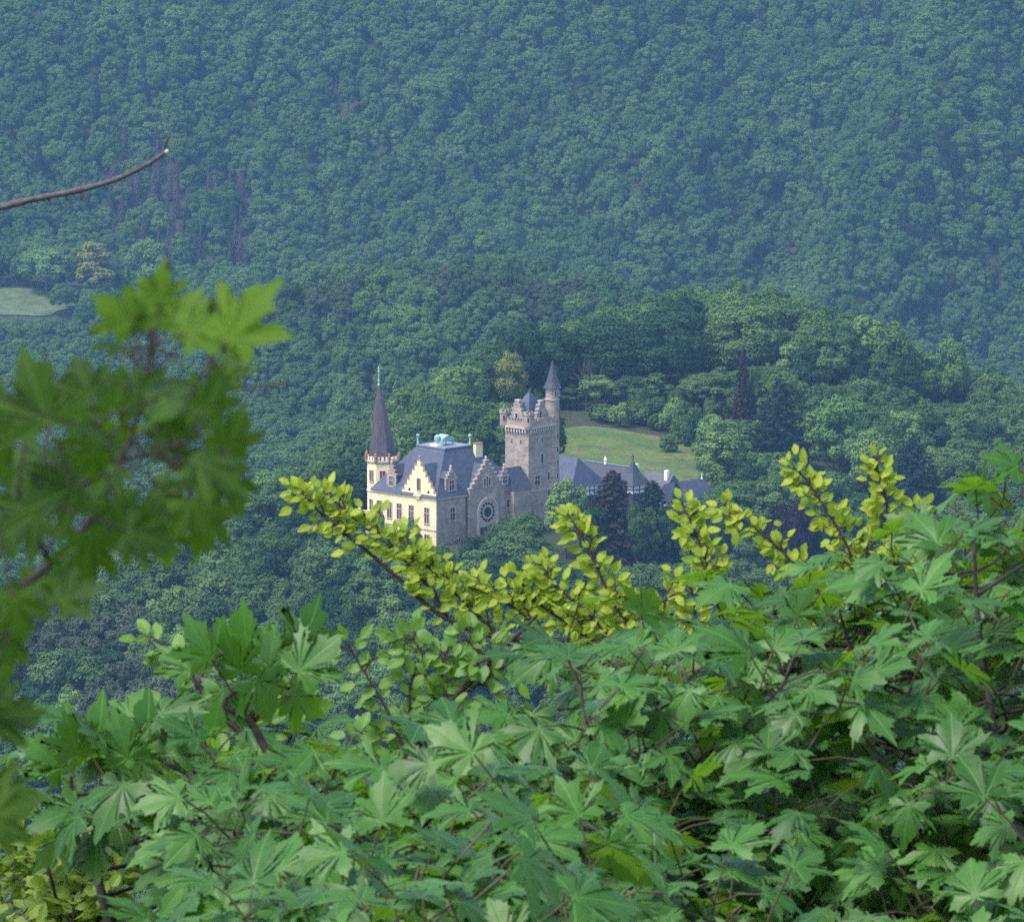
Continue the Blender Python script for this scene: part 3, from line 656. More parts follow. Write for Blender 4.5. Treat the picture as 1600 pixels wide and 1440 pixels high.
def conifer(seed, H=18.0, R=3.4, base=0.08, nw=22, size=0.45, droop=0.35, fill=1.0, power=0.9, trunk=True):
    rng = np.random.RandomState(seed); P = []; Nn = []; rn = []
    for i in range(nw):
        k = i / (nw - 1); z = H * (base + (1 - base) * k); rr = R * (1 - k) ** power * (0.8 + 0.35 * rng.rand()) + 0.25
        nb = max(5, int(11 * (1 - k) + 5)); a0 = rng.rand() * 6.28
        for b in range(nb):
            a = a0 + b * 2 * math.pi / nb + rng.normal() * 0.12; L = rr * (0.75 + 0.4 * rng.rand()); br = rng.rand()
            m = max(4, int(L * 9 * fill))
            s = rng.rand(m) ** 0.7; x = s * L; wd = (1 - s) * 0.5 * L * 0.55 + 0.12; lat = rng.normal(size=m) * wd * 0.6
            zz = z - droop * x + 0.10 * x * x / max(L, 0.5) + rng.normal(size=m) * 0.1
            P.append(np.stack([x * math.cos(a) - lat * math.sin(a), x * math.sin(a) + lat * math.cos(a), zz], -1))
            Nn.append(np.stack([np.full(m, 0.5 * math.cos(a)), np.full(m, 0.5 * math.sin(a)), np.full(m, 0.8)], -1) + rng.normal(size=(m, 3)) * 0.35)
            rn.append(np.clip(0.5 * br + 0.5 * rng.rand(m), 0, 1))
    P = np.concatenate(P); Nn = np.concatenate(Nn); rn = np.concatenate(rn)
    V, F, r_ = quads(P, Nn, np.full(len(P), size), rng, 0.8, rn)
    t_ = MB(); t_.tube([(0, 0, -2.5), (0, 0, H * 0.5), (0, 0, H)], [0.3, 0.18, 0.03], 7)
    return V, F, r_, t_

def bare(seed, H=14.0, R=4.0):
    rng = random.Random(seed); t_ = MB()
    def grow(p, d, L, r, lev):
        q = p + d * L; mid = (p + q) / 2 + Vector((rng.uniform(-1, 1), rng.uniform(-1, 1), rng.uniform(-.5, 1))) * L * 0.06
        t_.tube([p, mid, q], [r, r * 0.8, r * 0.6], 5)
        if lev == 0: return
        for k in range(3 if lev > 1 else 4):
            nd = (d + Vector((rng.gauss(0, .55), rng.gauss(0, .55), rng.gauss(0.1, .25)))).normalized()
            grow(p.lerp(q, rng.uniform(0.55, 1.0)), nd, L * rng.uniform(0.5, 0.75), r * 0.55, lev - 1)
    t_.tube([(0, 0, -2.5), (0, 0, H * 0.35)], [0.3, 0.24], 6)
    for k in range(5): grow(Vector((0, 0, H * (0.25 + 0.02 * k))), Vector((rng.gauss(0, .4), rng.gauss(0, .4), 1)).normalized(), H * 0.32, 0.17, 3)
    return t_

KIND = {}
def add_kind(key, gen, fol, H, R):
    V, F, rn, tb = gen
    V = V * np.array([R / np.percentile(np.hypot(V[:, 0], V[:, 1]), 98)] * 2 + [H / np.percentile(V[:, 2], 99.7)])
    crown = np_mesh('crown', V, F, M[fol], {'rnd': rn})
    ob = tb.build('trunk', M['bark']); trunk = ob.data; bpy.data.objects.remove(ob)
    KIND[key] = dict(crown=crown, trunk=trunk, H=H, R=R, V=V, F=F, rn=rn, fol=fol)
BROAD = []
for i, (H, R, b, nl) in enumerate([(16, 4.6, .28, 26), (17, 4.2, .25, 24), (15, 5.0, .25, 30), (16, 4.4, .2, 26), (18, 4.8, .3, 28), (15, 4.0, .22, 22), (16, 5.2, .3, 30)]):
    add_kind('broad%d' % i, broadleaf(100 + i, H, R, b, nl, 7600), 'fol_mid', H, R); BROAD.append('broad%d' % i)
add_kind('oval', broadleaf(150, 20, 4.2, .1, 30, 8000, lobe=(1.2, 2.0)), 'fol_mid', 20, 4.2)
add_kind('bigbeech', broadleaf(151, 24, 7.2, .15, 46, 16000, 0.45, lobe=(1.1, 1.9)), 'fol_mid', 24, 7.2)
add_kind('bush', broadleaf(160, 5, 3.0, .0, 14, 3600, 0.34, lobe=(1.2, 2.2)), 'fol_mid', 5, 3.0)
add_kind('dome', broadleaf(161, 11, 6.0, .02, 34, 9000, 0.4, lobe=(1.2, 1.8)), 'fol_purple', 11, 6.0)
add_kind('spruce', conifer(200, 18, 3.6, .02, 40, 0.5, fill=2.6, power=0.48), 'fol_spruce', 18, 3.6)
add_kind('spruceslim', conifer(201, 18, 2.6, .03, 40, 0.45, fill=2.2, power=0.85), 'fol_spruce', 18, 2.6)
add_kind('cedar', conifer(202, 17, 7.0, .03, 26, 0.55, 0.15, 1.2, 0.6), 'fol_spruce', 17, 7.0)
add_kind('pine', broadleaf(170, 16, 4.2, .15, 22, 6000, 0.36, lobe=(0.9, 1.6), squash=0.8), 'fol_pine', 16, 4.2)
add_kind('deadpine', conifer(204, 17, 2.4, .08, 26, 0.45, 0.35, 0.9), 'fol_dead', 17, 2.2)

# ------------------------------------------------------------------ plant the slopes
rng = np.random.RandomState(11)
LIM = np.array([(535,790),(560,806),(600,814),(640,822),(675,826),(695,852),(715,860),(738,852),(755,824),(775,808),(800,792),(830,780),(850,765),(860,752),(905,756),(920,778),(960,790),(1000,792),(1050,785),(1100,778),(1125,775),(1140,735)], float)
def fg_mask(px, py):
    """rough area hidden by the near leaves"""
    top = np.interp(px, [0, 20, 100, 280, 300, 520, 530, 640, 700, 830, 835, 1000, 1160, 1300, 1440, 1480, 1600], [1100, 1150, 1110, 1100, 1000, 1000, 1180, 1200, 1130, 1060, 930, 960, 900, 890, 850, 745, 730])
    blur = (px < 330) & (py > 430) & (py < 900 - 0.4 * px * 0)
    return (py > top) | (blur & (px < 340))

T = []      # x, y, z, height, radius, kind, region
def inside(e, x, y, k=1.0): return ((x - e[0]) / (e[2] * k)) ** 2 + ((y - e[1]) / (e[3] * k)) ** 2 < 1
def castle_frame(x, y):
    dx, dy = x - O.x, y - O.y; return (dx + dy) * 0.70711, (dy - dx) * 0.70711
def on_castle(x, y):
    cx, cy_ = castle_frame(x, y)
    return (-5 < cx < 28 and -5 < cy_ < 27) or (20 < cx < 38 and -8 < cy_ < 14) or (28 < cx < 72 and 2 < cy_ < 34) or (56 < cx < 77 and -10 < cy_ < 24)
def grid(y0, y1, sp):
    out = []; y = y0; k = 0
    while y < y1:
        hw = 0.1 * y * 1.12 + 12; x = -hw + (k % 2) * sp / 2
        while x < hw:
            out.append((x + rng.uniform(-.33, .33) * sp, y + rng.uniform(-.33, .33) * sp)); x += sp
        y += sp * 0.87; k += 1
    return out
def add(x, y, h, r, kind, fol=None, region=None, label=None, special=False):
    T.append(dict(x=x, y=y, z=0.0, h=h, r=r, kind=kind, fol=fol, region=region, label=label, special=special))

pts = grid(800, 1330, 7.6) + grid(1330, 2000, 7.6) + grid(2000, 2440, 7.8)
Z = terr(np.array([p[0] for p in pts]), np.array([p[1] for p in pts]))
for (x, y), z in zip(pts, Z):
    if y < 1330 and on_castle(x, y): continue
    if inside(MEADOW, x, y, 1.06) or inside(CLEARING, x, y, 0.95): continue
    n = mnoise.noise(Vector((x / 40, y / 40, 0.3))); n2 = mnoise.noise(Vector((x / 25, y / 25, 7.3)))
    h = 15.5 * rng.uniform(0.82, 1.15) * (1 + 0.15 * n); kind = BROAD[rng.randint(len(BROAD))]; fol = None
    px, py = proj(x, y, z + h)
    cx, cy_ = castle_frame(x, y)
    if y > 1990:
        h *= 0.98 * rng.uniform(0.75, 1.2)
        if rng.rand() < 0.03 + 0.05 * (n2 > 0.3): kind = 'spruce'
    if y < 1330:
        u = rng.rand(); fol = 'fol_dark' if u < 0.28 + 0.2 * n2 else ('fol_light' if u > 0.86 else 'fol_mid')
    infront = y < 1075 and (cx + cy_) < 75 and ((cx < 3) or (cy_ < 5))
    if infront and 520 < px < 1150:
        wpx = 4.4 * FPX / y * 0.8
        lim = max(np.interp([px - wpx, px, px + wpx, px - wpx / 2, px + wpx / 2], LIM[:, 0], LIM[:, 1], left=0, right=0)) + rng.uniform(-2, 16)
        if py < lim:
            tanv = math.tan(PITCH + math.atan((lim - 720) / FPX)); ztop = CZ - tanv * y; h2 = ztop - z
            if h2 < 1.5: continue
            h = h2
            if h < 6.5: kind = 'bush'
    if 1036 < y < 1092 and 855 < px < 1098 and py < 742: continue
    if 1780 < y < 1960 and px < 120 and py < 496:
        h -= (496 + rng.uniform(0, 8) - py) * y / FPX
        if h < 2.0: continue
        kind = 'bush' if h < 7 else kind
    if 1142 < y < 1172 and 0 < x < 50: h *= rng.uniform(0.3, 0.55)
    # knoll behind the meadow carries taller beeches; scrub on the meadow's rim
    if 1172 < y < 1300 and -5 < x < 90: h *= 1.22
    # pine wood on the crown of the middle hill and scattered pines on the lower left slope
    if 1612 < y < 1800 and x > -95 and n2 > -0.1 and rng.rand() < 0.7 and z > -56: kind, fol, h = 'pine', None, h * 0.85
    if y < 1000 and x < -25 and n2 > 0.28: kind, fol = 'pine', None
    if 2085 < y < 2175 and -168 < x < -110 and n > -0.4 and rng.rand() < 0.75: kind, fol = 'deadpine', None; h *= 1.05
    add(x, y, h, None, kind, fol)

def special(kind, px, top, wpx, y, label, fol=None, group=None, cat='tree', name=None, lean=0):
    x = (px - 800) / FPX * (y * CS + 22.0); z = tz(x, y)
    ztop = CZ - math.tan(PITCH + math.atan((top - 720) / FPX)) * y
    h = max(2.5, ztop - z); r = wpx / FPX * y / 2
    T.append(dict(x=x, y=y, z=z, h=h, r=r, kind=kind, fol=fol, region=group, label=label, special=True, cat=cat, name=name))
special('dome', 1237, 779, 96, 1000, 'domed dark purple copper beech on the slope right of the castle', 'fol_purple', name='copper_beech')
special('spruce', 957, 740, 112, 985, 'broad rusty brown conifer standing in front of the castle wing', 'fol_rust', name='conifer')
special('spruce', 1020, 754, 84, 1000, 'dark green conifer in front of the small pavilion roof', 'fol_spruce', name='conifer')
special('spruceslim', 1057, 757, 46, 1003, 'slim dark conifer in front of the last low slate range', 'fol_spruce', name='conifer')
special('broad5', 884, 747, 64, 990, 'small round light green tree at the foot of the stone keep', 'fol_light', name='round_tree')
special('oval', 1122, 652, 76, 1062, 'tall oval tree with pale top at the right end of the wing', 'fol_light', name='oval_tree')
special('spruceslim', 1160, 552, 46, 1140, 'narrow brownish conifer at the right edge of the meadow wood', 'fol_rust', name='conifer')
special('cedar', 1218, 592, 120, 1105, 'broad dark conifer with layered boughs right of the oval tree', 'fol_spruce', name='conifer')
special('cedar', 1425, 682, 130, 1075, 'very dark spreading cedar on the far right slope', 'fol_spruce', name='cedar')
special('bigbeech', 1160, 468, 130, 1200, 'tallest broad beech at the crown of the wooded knoll', 'fol_mid', name='beech_tree')
special('bigbeech', 1040, 478, 130, 1192, 'wide dark beech behind the top of the meadow', 'fol_dark', name='beech_tree')
special('bigbeech', 950, 492, 120, 1194, 'dark beech rising behind the bare grey tree', 'fol_dark', name='beech_tree')
special('broad2', 797, 548, 56, 1165, 'yellowish tree above the keep roof to its left', 'fol_yellow', name='yellowish_tree')
special('broad0', 932, 584, 62, 1176, 'bright green round tree at the left rim of the meadow', 'fol_light', name='round_tree')
special('broad3', 895, 600, 50, 1178, 'small leafy tree beside the stair turret roof', 'fol_mid', name='round_tree')
special('broad4', 1302, 620, 90, 1095, 'fresh green tree on the slope right of the layered conifer', 'fol_light', name='round_tree')
special('broad2', 1362, 668, 76, 1085, 'fresh green tree just left of the spreading cedar', 'fol_light', name='round_tree')
special('broad6', 1486, 528, 60, 1235, 'solitary rounded tree breaking the skyline of the right ridge', 'fol_light', name='round_tree')
special('oval', 147, 378, 66, 1985, 'pale yellow green tree beside the valley clearing', 'fol_yellow', name='pale_tree')
special('broad2', 70, 386, 84, 1985, 'broad light green tree behind the valley clearing', 'fol_light', name='pale_tree')
special('broad6', 232, 374, 84, 1980, 'broad bluish green tree right of the pale valley tree', 'fol_mid', name='valley_tree')
for px, top, wd, y, lab in [(985, 661, 34, 1138, 'lone bush standing in the grass of the meadow'), (1002, 630, 60, 1156, 'wide bush on the far rim of the meadow'), (1040, 640, 46, 1150, 'bush creeping from the wood into the meadow'),
        (1070, 645, 46, 1142, 'bush in the right hand corner of the meadow'), (1045, 676, 36, 1124, 'small bush in the meadow near the oval tree'), (940, 630, 60, 1158, 'bush under the bright round tree by the meadow')]:
    special('bush', px, top, wd, y, lab, 'fol_mid' if wd > 30 else 'fol_dark', cat='bush', name='bush')
rb = random.Random(4)
for k, (px, top) in enumerate([(905, 640), (925, 636), (948, 634), (968, 632), (990, 622), (1012, 618), (1028, 622), (1052, 624), (1074, 630), (1090, 645), (1085, 668), (1098, 690), (1066, 652), (1022, 636)]):
    special('bush', px, top - 4, 44 + rb.uniform(-8, 16), 1152 - (max(0, px - 1030) * 0.5) + (k % 3) * 6, 'leafy scrub bush on the wooded rim of the meadow', ['fol_mid', 'fol_dark', 'fol_mid', 'fol_light'][k % 4], 'scrub along the rim of the meadow', 'bush', 'bush')
special('bush', 590, 790, 30, 986, 'pale small shrub against the yellow castle front', 'fol_light', cat='bush', name='bush')
special('bush', 690, 846, 46, 972, 'green bush at the near corner of the castle house', 'fol_mid', cat='bush', name='bush')
special('bush', 745, 838, 60, 974, 'rounded bush under the rose window', 'fol_dark', cat='bush', name='bush')
special('bush', 785, 806, 60, 982, 'tall bush under the link building beside the keep', 'fol_mid', cat='bush', name='bush')
for k, (px, top, wd) in enumerate([(906, 772, 50), (932, 792, 40), (990, 784, 52), (1012, 792, 46), (1044, 786, 44), (1082, 780, 52), (1112, 770, 46), (975, 800, 60)]):
    special('broad%d' % (k % 7), px, top, wd, 978 + 3 * k, 'leafy tree standing close before the low castle wing', ['fol_mid', 'fol_dark', 'fol_mid'][k % 3], 'trees close before the castle wing', name='broadleaf_tree')
special('bush', 640, 808, 40, 984, 'pale low shrub under the yellow stepped gable', 'fol_light', cat='bush', name='bush')

for t_ in T:
    if not t_['special']: t_['r'] = KIND[t_['kind']]['R'] * t_['h'] / KIND[t_['kind']]['H'] * rng.uniform(0.85, 1.2)
ZZ = terr(np.array([t_['x'] for t_ in T]), np.array([t_['y'] for t_ in T]))
for t_, z in zip(T, ZZ): t_['z'] = float(z)
# drop plain trees that stand inside a special one
SPX = np.array([(t_['x'], t_['y'], t_['r']) for t_ in T if t_['special']])
def pj(t_): return proj(t_['x'], t_['y'], t_['z'] + t_['h'])
SPV = []
for t_ in T:
    if t_['special'] and t_['cat'] == 'tree':
        a, b = pj(t_); SPV.append((a, b, t_['r'] * FPX / t_['y'], t_['h'] * FPX / t_['y'], t_['y']))
for t_ in T:
    if t_['special']: continue
    a, b = pj(t_); rp = t_['r'] * FPX / t_['y']
    for (sa, sb, sr, sh, sy_) in SPV:
        if t_['y'] < sy_ and abs(a - sa) < sr * 0.8 + rp * 0.8 and b < sb + 0.72 * min(sh, 160):
            cut = (sb + 0.72 * min(sh, 160) - b) * t_['y'] / FPX
            t_['h'] -= cut
            a, b = pj(t_) if t_['h'] > 2 else (a, b)
T = [t_ for t_ in T if t_['h'] > 4.0]
for t_ in T:
    if not t_['special'] and t_['h'] < 7 and t_['kind'] in BROAD: t_['kind'] = 'bush'; t_['r'] = min(t_['r'], 3.6)
keepT = []
for t_ in T:
    if not t_['special']:
        d = np.hypot(SPX[:, 0] - t_['x'], SPX[:, 1] - t_['y'])
        if (d < SPX[:, 2] * 0.75 + 1.5).any(): continue
        # nothing tall straight in front of a special tree
        pxt, pyt = proj(t_['x'], t_['y'], t_['z'] + t_['h'])
    keepT.append(t_)
T = keepT
# which trees does the photograph show?
CELL = 4; GW, GH = 460, 420; OX, OY = 120, 120
occ = np.zeros((GH, GW), bool)
gx, gy = np.meshgrid(np.arange(GW) * CELL - OX, np.arange(GH) * CELL - OY)
fgm = fg_mask(gx.astype(float), gy.astype(float)); inframe = (gx >= 0) & (gx < 1600) & (gy >= 0) & (gy < 1440)
T.sort(key=lambda t_: t_['y'])
for t_ in T:
    H = t_['h']; cxp, ctop = proj(t_['x'], t_['y'], t_['z'] + H); _, cbot = proj(t_['x'], t_['y'], t_['z'] + H * 0.15)
    rx = t_['r'] * FPX / t_['y']; cyp = (ctop + cbot) / 2; ry = (cbot - ctop) / 2
    i0, i1 = int((cxp - rx + OX) / CELL), int((cxp + rx + OX) / CELL) + 2; j0, j1 = int((cyp - ry + OY) / CELL), int((cyp + ry + OY) / CELL) + 2
    i0, j0 = max(i0, 0), max(j0, 0); i1, j1 = min(i1, GW), min(j1, GH)
    t_['vis'] = 0; t_['seen'] = 0
    if i1 <= i0 or j1 <= j0: continue
    sl = (slice(j0, j1), slice(i0, i1))
    e = ((gx[sl] - cxp) / rx) ** 2 + ((gy[sl] - cyp) / ry) ** 2
    new = (e < 1.0) & ~occ[sl]
    t_['vis'] = int(new.sum()); t_['seen'] = int((new & ~fgm[sl] & inframe[sl]).sum())
    occ[sl] |= e < 0.62
T = [t_ for t_ in T if t_['vis'] > 0 or t_['special']]
order = sorted([t_ for t_ in T if not t_['special'] and t_['kind'] in BROAD], key=lambda t_: -t_['seen'])
SINGLE = [t_ for t_ in order[:262] if t_['seen'] > 0]
NOTE = len(T)
for t_ in SINGLE: t_['single'] = True

def region(t_):
    x, y = t_['x'], t_['y']; px, py = proj(x, y, t_['z'] + t_['h'])
    tone = {'fol_dark': 'dark green', 'fol_mid': 'mid green', 'fol_light': 'fresh green', None: 'bluish green'}[t_['fol']]
    if y > 1330: return '%s broadleaf tree in the hazy wood on the far slopes' % tone, 'broadleaf trees on the far slopes'
    if y > 1165 and x > -8: return '%s broadleaf tree in the wood on the knoll behind the meadow' % tone, 'trees on the knoll behind the meadow'
    if x > 42: return '%s broadleaf tree on the wooded slope right of the castle' % tone, 'trees right of the castle'
    if y > 1040: return '%s broadleaf tree in the wood behind the castle house' % tone, 'trees behind the castle house'
    if x < -34: return '%s broadleaf tree in the dense wood left of the castle' % tone, 'trees left of the castle'
    return '%s broadleaf tree in the wood just below the castle walls' % tone, 'trees below the castle walls'

def plant(t_, name, label, cat, group=None):
    K_ = KIND[t_['kind']]
    r = empty(name, (t_['x'], t_['y'], t_['z'] - 0.2), rng.uniform(0, 6.28))
    s_h = t_['h'] / K_['H']; s_r = t_['r'] / K_['R']; r.scale = (s_r, s_r, s_h)
    c = link('crown', K_['crown'], r); link('trunk', K_['trunk'], r)
    if t_['fol'] and t_['fol'] != K_['fol']:
        c.material_slots[0].link = 'OBJECT'; c.material_slots[0].material = M[t_['fol']]
    tag(r, label, cat, group)
for t_ in SINGLE:
    lab, grp = region(t_); plant(t_, 'broadleaf_tree', lab, 'tree', grp)
for t_ in T:
    if t_['special']: plant(t_, t_['name'], t_['label'], t_['cat'], t_['region'])
# a bare grey tree above the meadow and a thin bare sapling by the stone wall
def bare_tree(px, top, y, wpx, seed, label, name='bare_tree'):
    x = (px - 800) / FPX * (y * CS + 22); z = tz(x, y); ztop = CZ - math.tan(PITCH + math.atan((top - 720) / FPX)) * y
    r = empty(name, (x, y, z), 0); s = (ztop - z) / 14; sr = wpx / FPX * y / 9
    r.scale = (sr, sr, s)
    o = bare(seed).build('trunk', M['bark'], r); tag(r, label, 'tree')
bare_tree(916, 550, 1174, 46, 5, 'leafless grey tree in front of the dark wood by the turret')
bare_tree(722, 800, 975, 40, 8, 'thin half bare sapling before the stone side wall', 'sapling')

# the far-off woods: one object per wood, one tree kind picked per point
kinds_col = bpy.data.collections.new('tree_kinds')
KEYS = BROAD + ['bush', 'oval', 'pine', 'deadpine', 'spruce']
for i, k in enumerate(KEYS):
    o = bpy.data.objects.new('%02d_kind' % i, KIND[k]['crown']); kinds_col.objects.link(o)
def wood(name, trees, label=None):
    if not trees: return
    P = np.array([(t_['x'], t_['y'], t_['z'] - 0.2) for t_ in trees], np.float32)
    me = bpy.data.meshes.new(name); me.vertices.add(len(P)); me.vertices.foreach_set('co', P.ravel())
    a = me.attributes.new('pick', 'INT', 'POINT'); a.data.foreach_set('value', [KEYS.index(t_['kind']) for t_ in trees])
    a = me.attributes.new('rot', 'FLOAT_VECTOR', 'POINT'); a.data.foreach_set('vector', np.array([(0, 0, rng.uniform(0, 6.28)) for _ in trees], np.float32).ravel())
    a = me.attributes.new('scl', 'FLOAT_VECTOR', 'POINT')
    a.data.foreach_set('vector', np.array([(t_['r'] / KIND[t_['kind']]['R'],) * 2 + (t_['h'] / KIND[t_['kind']]['H'],) for t_ in trees], np.float32).ravel())
    ob = link(name, me); tag(ob, label, 'wood' if label else None, None, 'stuff')
    ng = bpy.data.node_groups.new(name + '_scatter', 'GeometryNodeTree')
    ng.interface.new_socket('Geometry', in_out='INPUT', socket_type='NodeSocketGeometry'); ng.interface.new_socket('Geometry', in_out='OUTPUT', socket_type='NodeSocketGeometry')
    N = ng.nodes; gi, go = N.new('NodeGroupInput'), N.new('NodeGroupOutput')
    ip = N.new('GeometryNodeInstanceOnPoints'); ci = N.new('GeometryNodeCollectionInfo'); ci.inputs['Collection'].default_value = kinds_col
    ci.inputs['Separate Children'].default_value = True; ci.inputs['Reset Children'].default_value = True
    ip.inputs['Pick Instance'].default_value = True
    def na(nm, ty):
        q = N.new('GeometryNodeInputNamedAttribute'); q.data_type = ty; q.inputs[0].default_value = nm; return q.outputs[0]
    e2r = N.new('FunctionNodeEulerToRotation')
    L = ng.links.new
    L(gi.outputs[0], ip.inputs['Points']); L(ci.outputs[0], ip.inputs['Instance']); L(na('pick', 'INT'), ip.inputs['Instance Index'])
    L(na('rot', 'FLOAT_VECTOR'), e2r.inputs[0]); L(e2r.outputs[0], ip.inputs['Rotation']); L(na('scl', 'FLOAT_VECTOR'), ip.inputs['Scale'])
    L(ip.outputs[0], go.inputs[0])
    md = ob.modifiers.new('scatter', 'NODES'); md.node_group = ng
rest = [t_ for t_ in T if not t_['special'] and not t_.get('single')]
wood('broadleaf_wood', [t_ for t_ in rest if t_['kind'] in BROAD + ['bush']], 'continuous green broadleaf forest covering the hazy hillsides')
wood('spruce_wood', [t_ for t_ in rest if t_['kind'] == 'spruce'], 'dark conifers dotted over the far hillside forest')
wood('pine_wood', [t_ for t_ in rest if t_['kind'] == 'pine'], 'brownish pine wood on the middle hill and lower left slope')
wood('dead_conifer_wood', [t_ for t_ in rest if t_['kind'] == 'deadpine'], 'patch of grey purple dying conifers behind the dead twig')
print('TREES', NOTE, 'kept', len(T), 'single', len(SINGLE), 'rest', len(rest))

# ------------------------------------------------------------------ near leaves
def leaf_material(name, c_dark, c_light, c_trans, under, trans=0.4, rough=0.45, spec=0.5, veins=True):
    t = NT(name)
    r = t.attr('rnd'); uv = t.n('ShaderNodeSeparateXYZ'); t.l(t.attr('leaf', True), uv.inputs[0])
    x, y = uv.outputs[0], uv.outputs[1]
    nz = t.noise(t.obj(), 55.0, 4, 0.6); nz2 = t.noise(t.obj(), 9.0, 3, 0.6)
    f = t.math('ADD', t.math('MULTIPLY', r, 0.7), t.math('MULTIPLY', t.math('SUBTRACT', nz, 0.5), 0.6), clamp=True)
    col = t.mix(f, c_dark, c_light)
    tcol = t.mix(f, c_trans, tuple(min(1, v * 1.25) for v in c_trans))
    if veins:
        best = None
        for a in (0.0, 0.82, -0.82, 1.75, -1.75):
            s_, c_ = math.sin(a), math.cos(a)
            perp = t.math('ABSOLUTE', t.math('SUBTRACT', t.math('MULTIPLY', x, c_), t.math('MULTIPLY', y, s_)))
            al = t.math('ADD', t.math('MULTIPLY', x, s_), t.math('MULTIPLY', y, c_))
            pen = t.math('MULTIPLY', t.math('LESS_THAN', al, 0.0), 1.0)
            d = t.math('ADD', perp, pen)
            # side veins: slanted lines off each main vein
            best = d if best is None else t.math('MINIMUM', best, d)
        v = t.math('SUBTRACT', 1.0, t.math('MULTIPLY', best, 55.0), clamp=True)
        col = t.mix(t.math('MULTIPLY', v, 0.55), col, tuple(min(1, k * 1.5 + 0.02) for k in c_light))
        tcol = t.mix(t.math('MULTIPLY', v, 0.6), tcol, tuple(k * 0.35 for k in c_trans))
        hgt = t.math('ADD', t.math('MULTIPLY', v, -0.6), nz)
    else:
        mid = t.math('SUBTRACT', 1.0, t.math('MULTIPLY', t.math('ABSOLUTE', x), 30.0), clamp=True)
        side = t.math('MULTIPLY', t.math('SINE', t.math('MULTIPLY', t.math('SUBTRACT', y, t.math('ABSOLUTE', x)), 50.0)), 0.25)
        col = t.mix(t.math('MULTIPLY', mid, 0.4), col, tuple(min(1, k * 1.4) for k in c_light))
        hgt = t.math('ADD', side, nz)
    geo = t.n('ShaderNodeNewGeometry')
    col = t.mix(geo.outputs['Backfacing'], col, t.mix(0.65, col, under))
    p = t.principled(col, t.math('ADD', rough - 0.08, t.math('MULTIPLY', nz2, 0.2)), spec, bump=hgt, bstr=0.35, bdist=0.002)
    tr = t.n('ShaderNodeBsdfTranslucent'); t.l(tcol, tr.inputs[0])
    m = t.n('ShaderNodeMixShader'); m.inputs[0].default_value = trans
    t.l(p, m.inputs[1]); t.l(tr.outputs[0], m.inputs[2])
    return t.done(m.outputs[0])
M['maple_leaf'] = leaf_material('sycamore_leaf', (0.020, 0.080, 0.010), (0.072, 0.200, 0.024), (0.14, 0.30, 0.012), (0.07, 0.15, 0.05), 0.38, 0.46, 0.45)
M['maple_dark'] = leaf_material('maple_leaf', (0.010, 0.040, 0.006), (0.10, 0.20, 0.012), (0.12, 0.26, 0.004), (0.04, 0.10, 0.02), 0.45, 0.65, 0.25)
M['beech_leaf'] = leaf_material('young_beech_leaf', (0.15, 0.24, 0.014), (0.38, 0.43, 0.035), (0.44, 0.56, 0.03), (0.22, 0.30, 0.07), 0.45, 0.5, 0.4, veins=False)
M['beech_mid'] = leaf_material('dull_beech_leaf', (0.08, 0.15, 0.012), (0.19, 0.26, 0.03), (0.30, 0.42, 0.02), (0.16, 0.24, 0.06), 0.4, 0.5, 0.4, veins=False)
M['beech_green'] = leaf_material('beech_leaf', (0.06, 0.16, 0.015), (0.12, 0.24, 0.03), (0.25, 0.42, 0.02), (0.12, 0.22, 0.07), 0.4, 0.45, 0.5, veins=False)
M['petiole'] = mat_plain('petiole', (0.050, 0.040, 0.018), 0.6, 0.4, 30)

def maple_outline():
    # half outline from the base round to the tip: (x, y), the stalk joins at the origin
    h = [(0.05,-0.05),(0.13,-0.11),(0.20,-0.10),(0.25,-0.16),(0.33,-0.12),(0.40,-0.16),(0.44,-0.09),(0.56,-0.07),(0.50,0.00),(0.52,0.06),(0.45,0.09),(0.42,0.15),
         (0.37,0.19),(0.44,0.21),(0.46,0.26),(0.56,0.28),(0.56,0.35),(0.66,0.40),(0.66,0.47),(0.80,0.60),(0.66,0.57),(0.62,0.63),(0.54,0.57),(0.46,0.60),(0.38,0.53),(0.30,0.50),(0.25,0.51),
         (0.25,0.57),(0.32,0.63),(0.28,0.68),(0.32,0.77),(0.22,0.79),(0.20,0.88),(0.12,0.88),(0.08,0.98)]
    return np.array(h + [(0.0, 1.12)] + [(-x, y) for x, y in h[::-1]] + [(0.0, -0.01)])
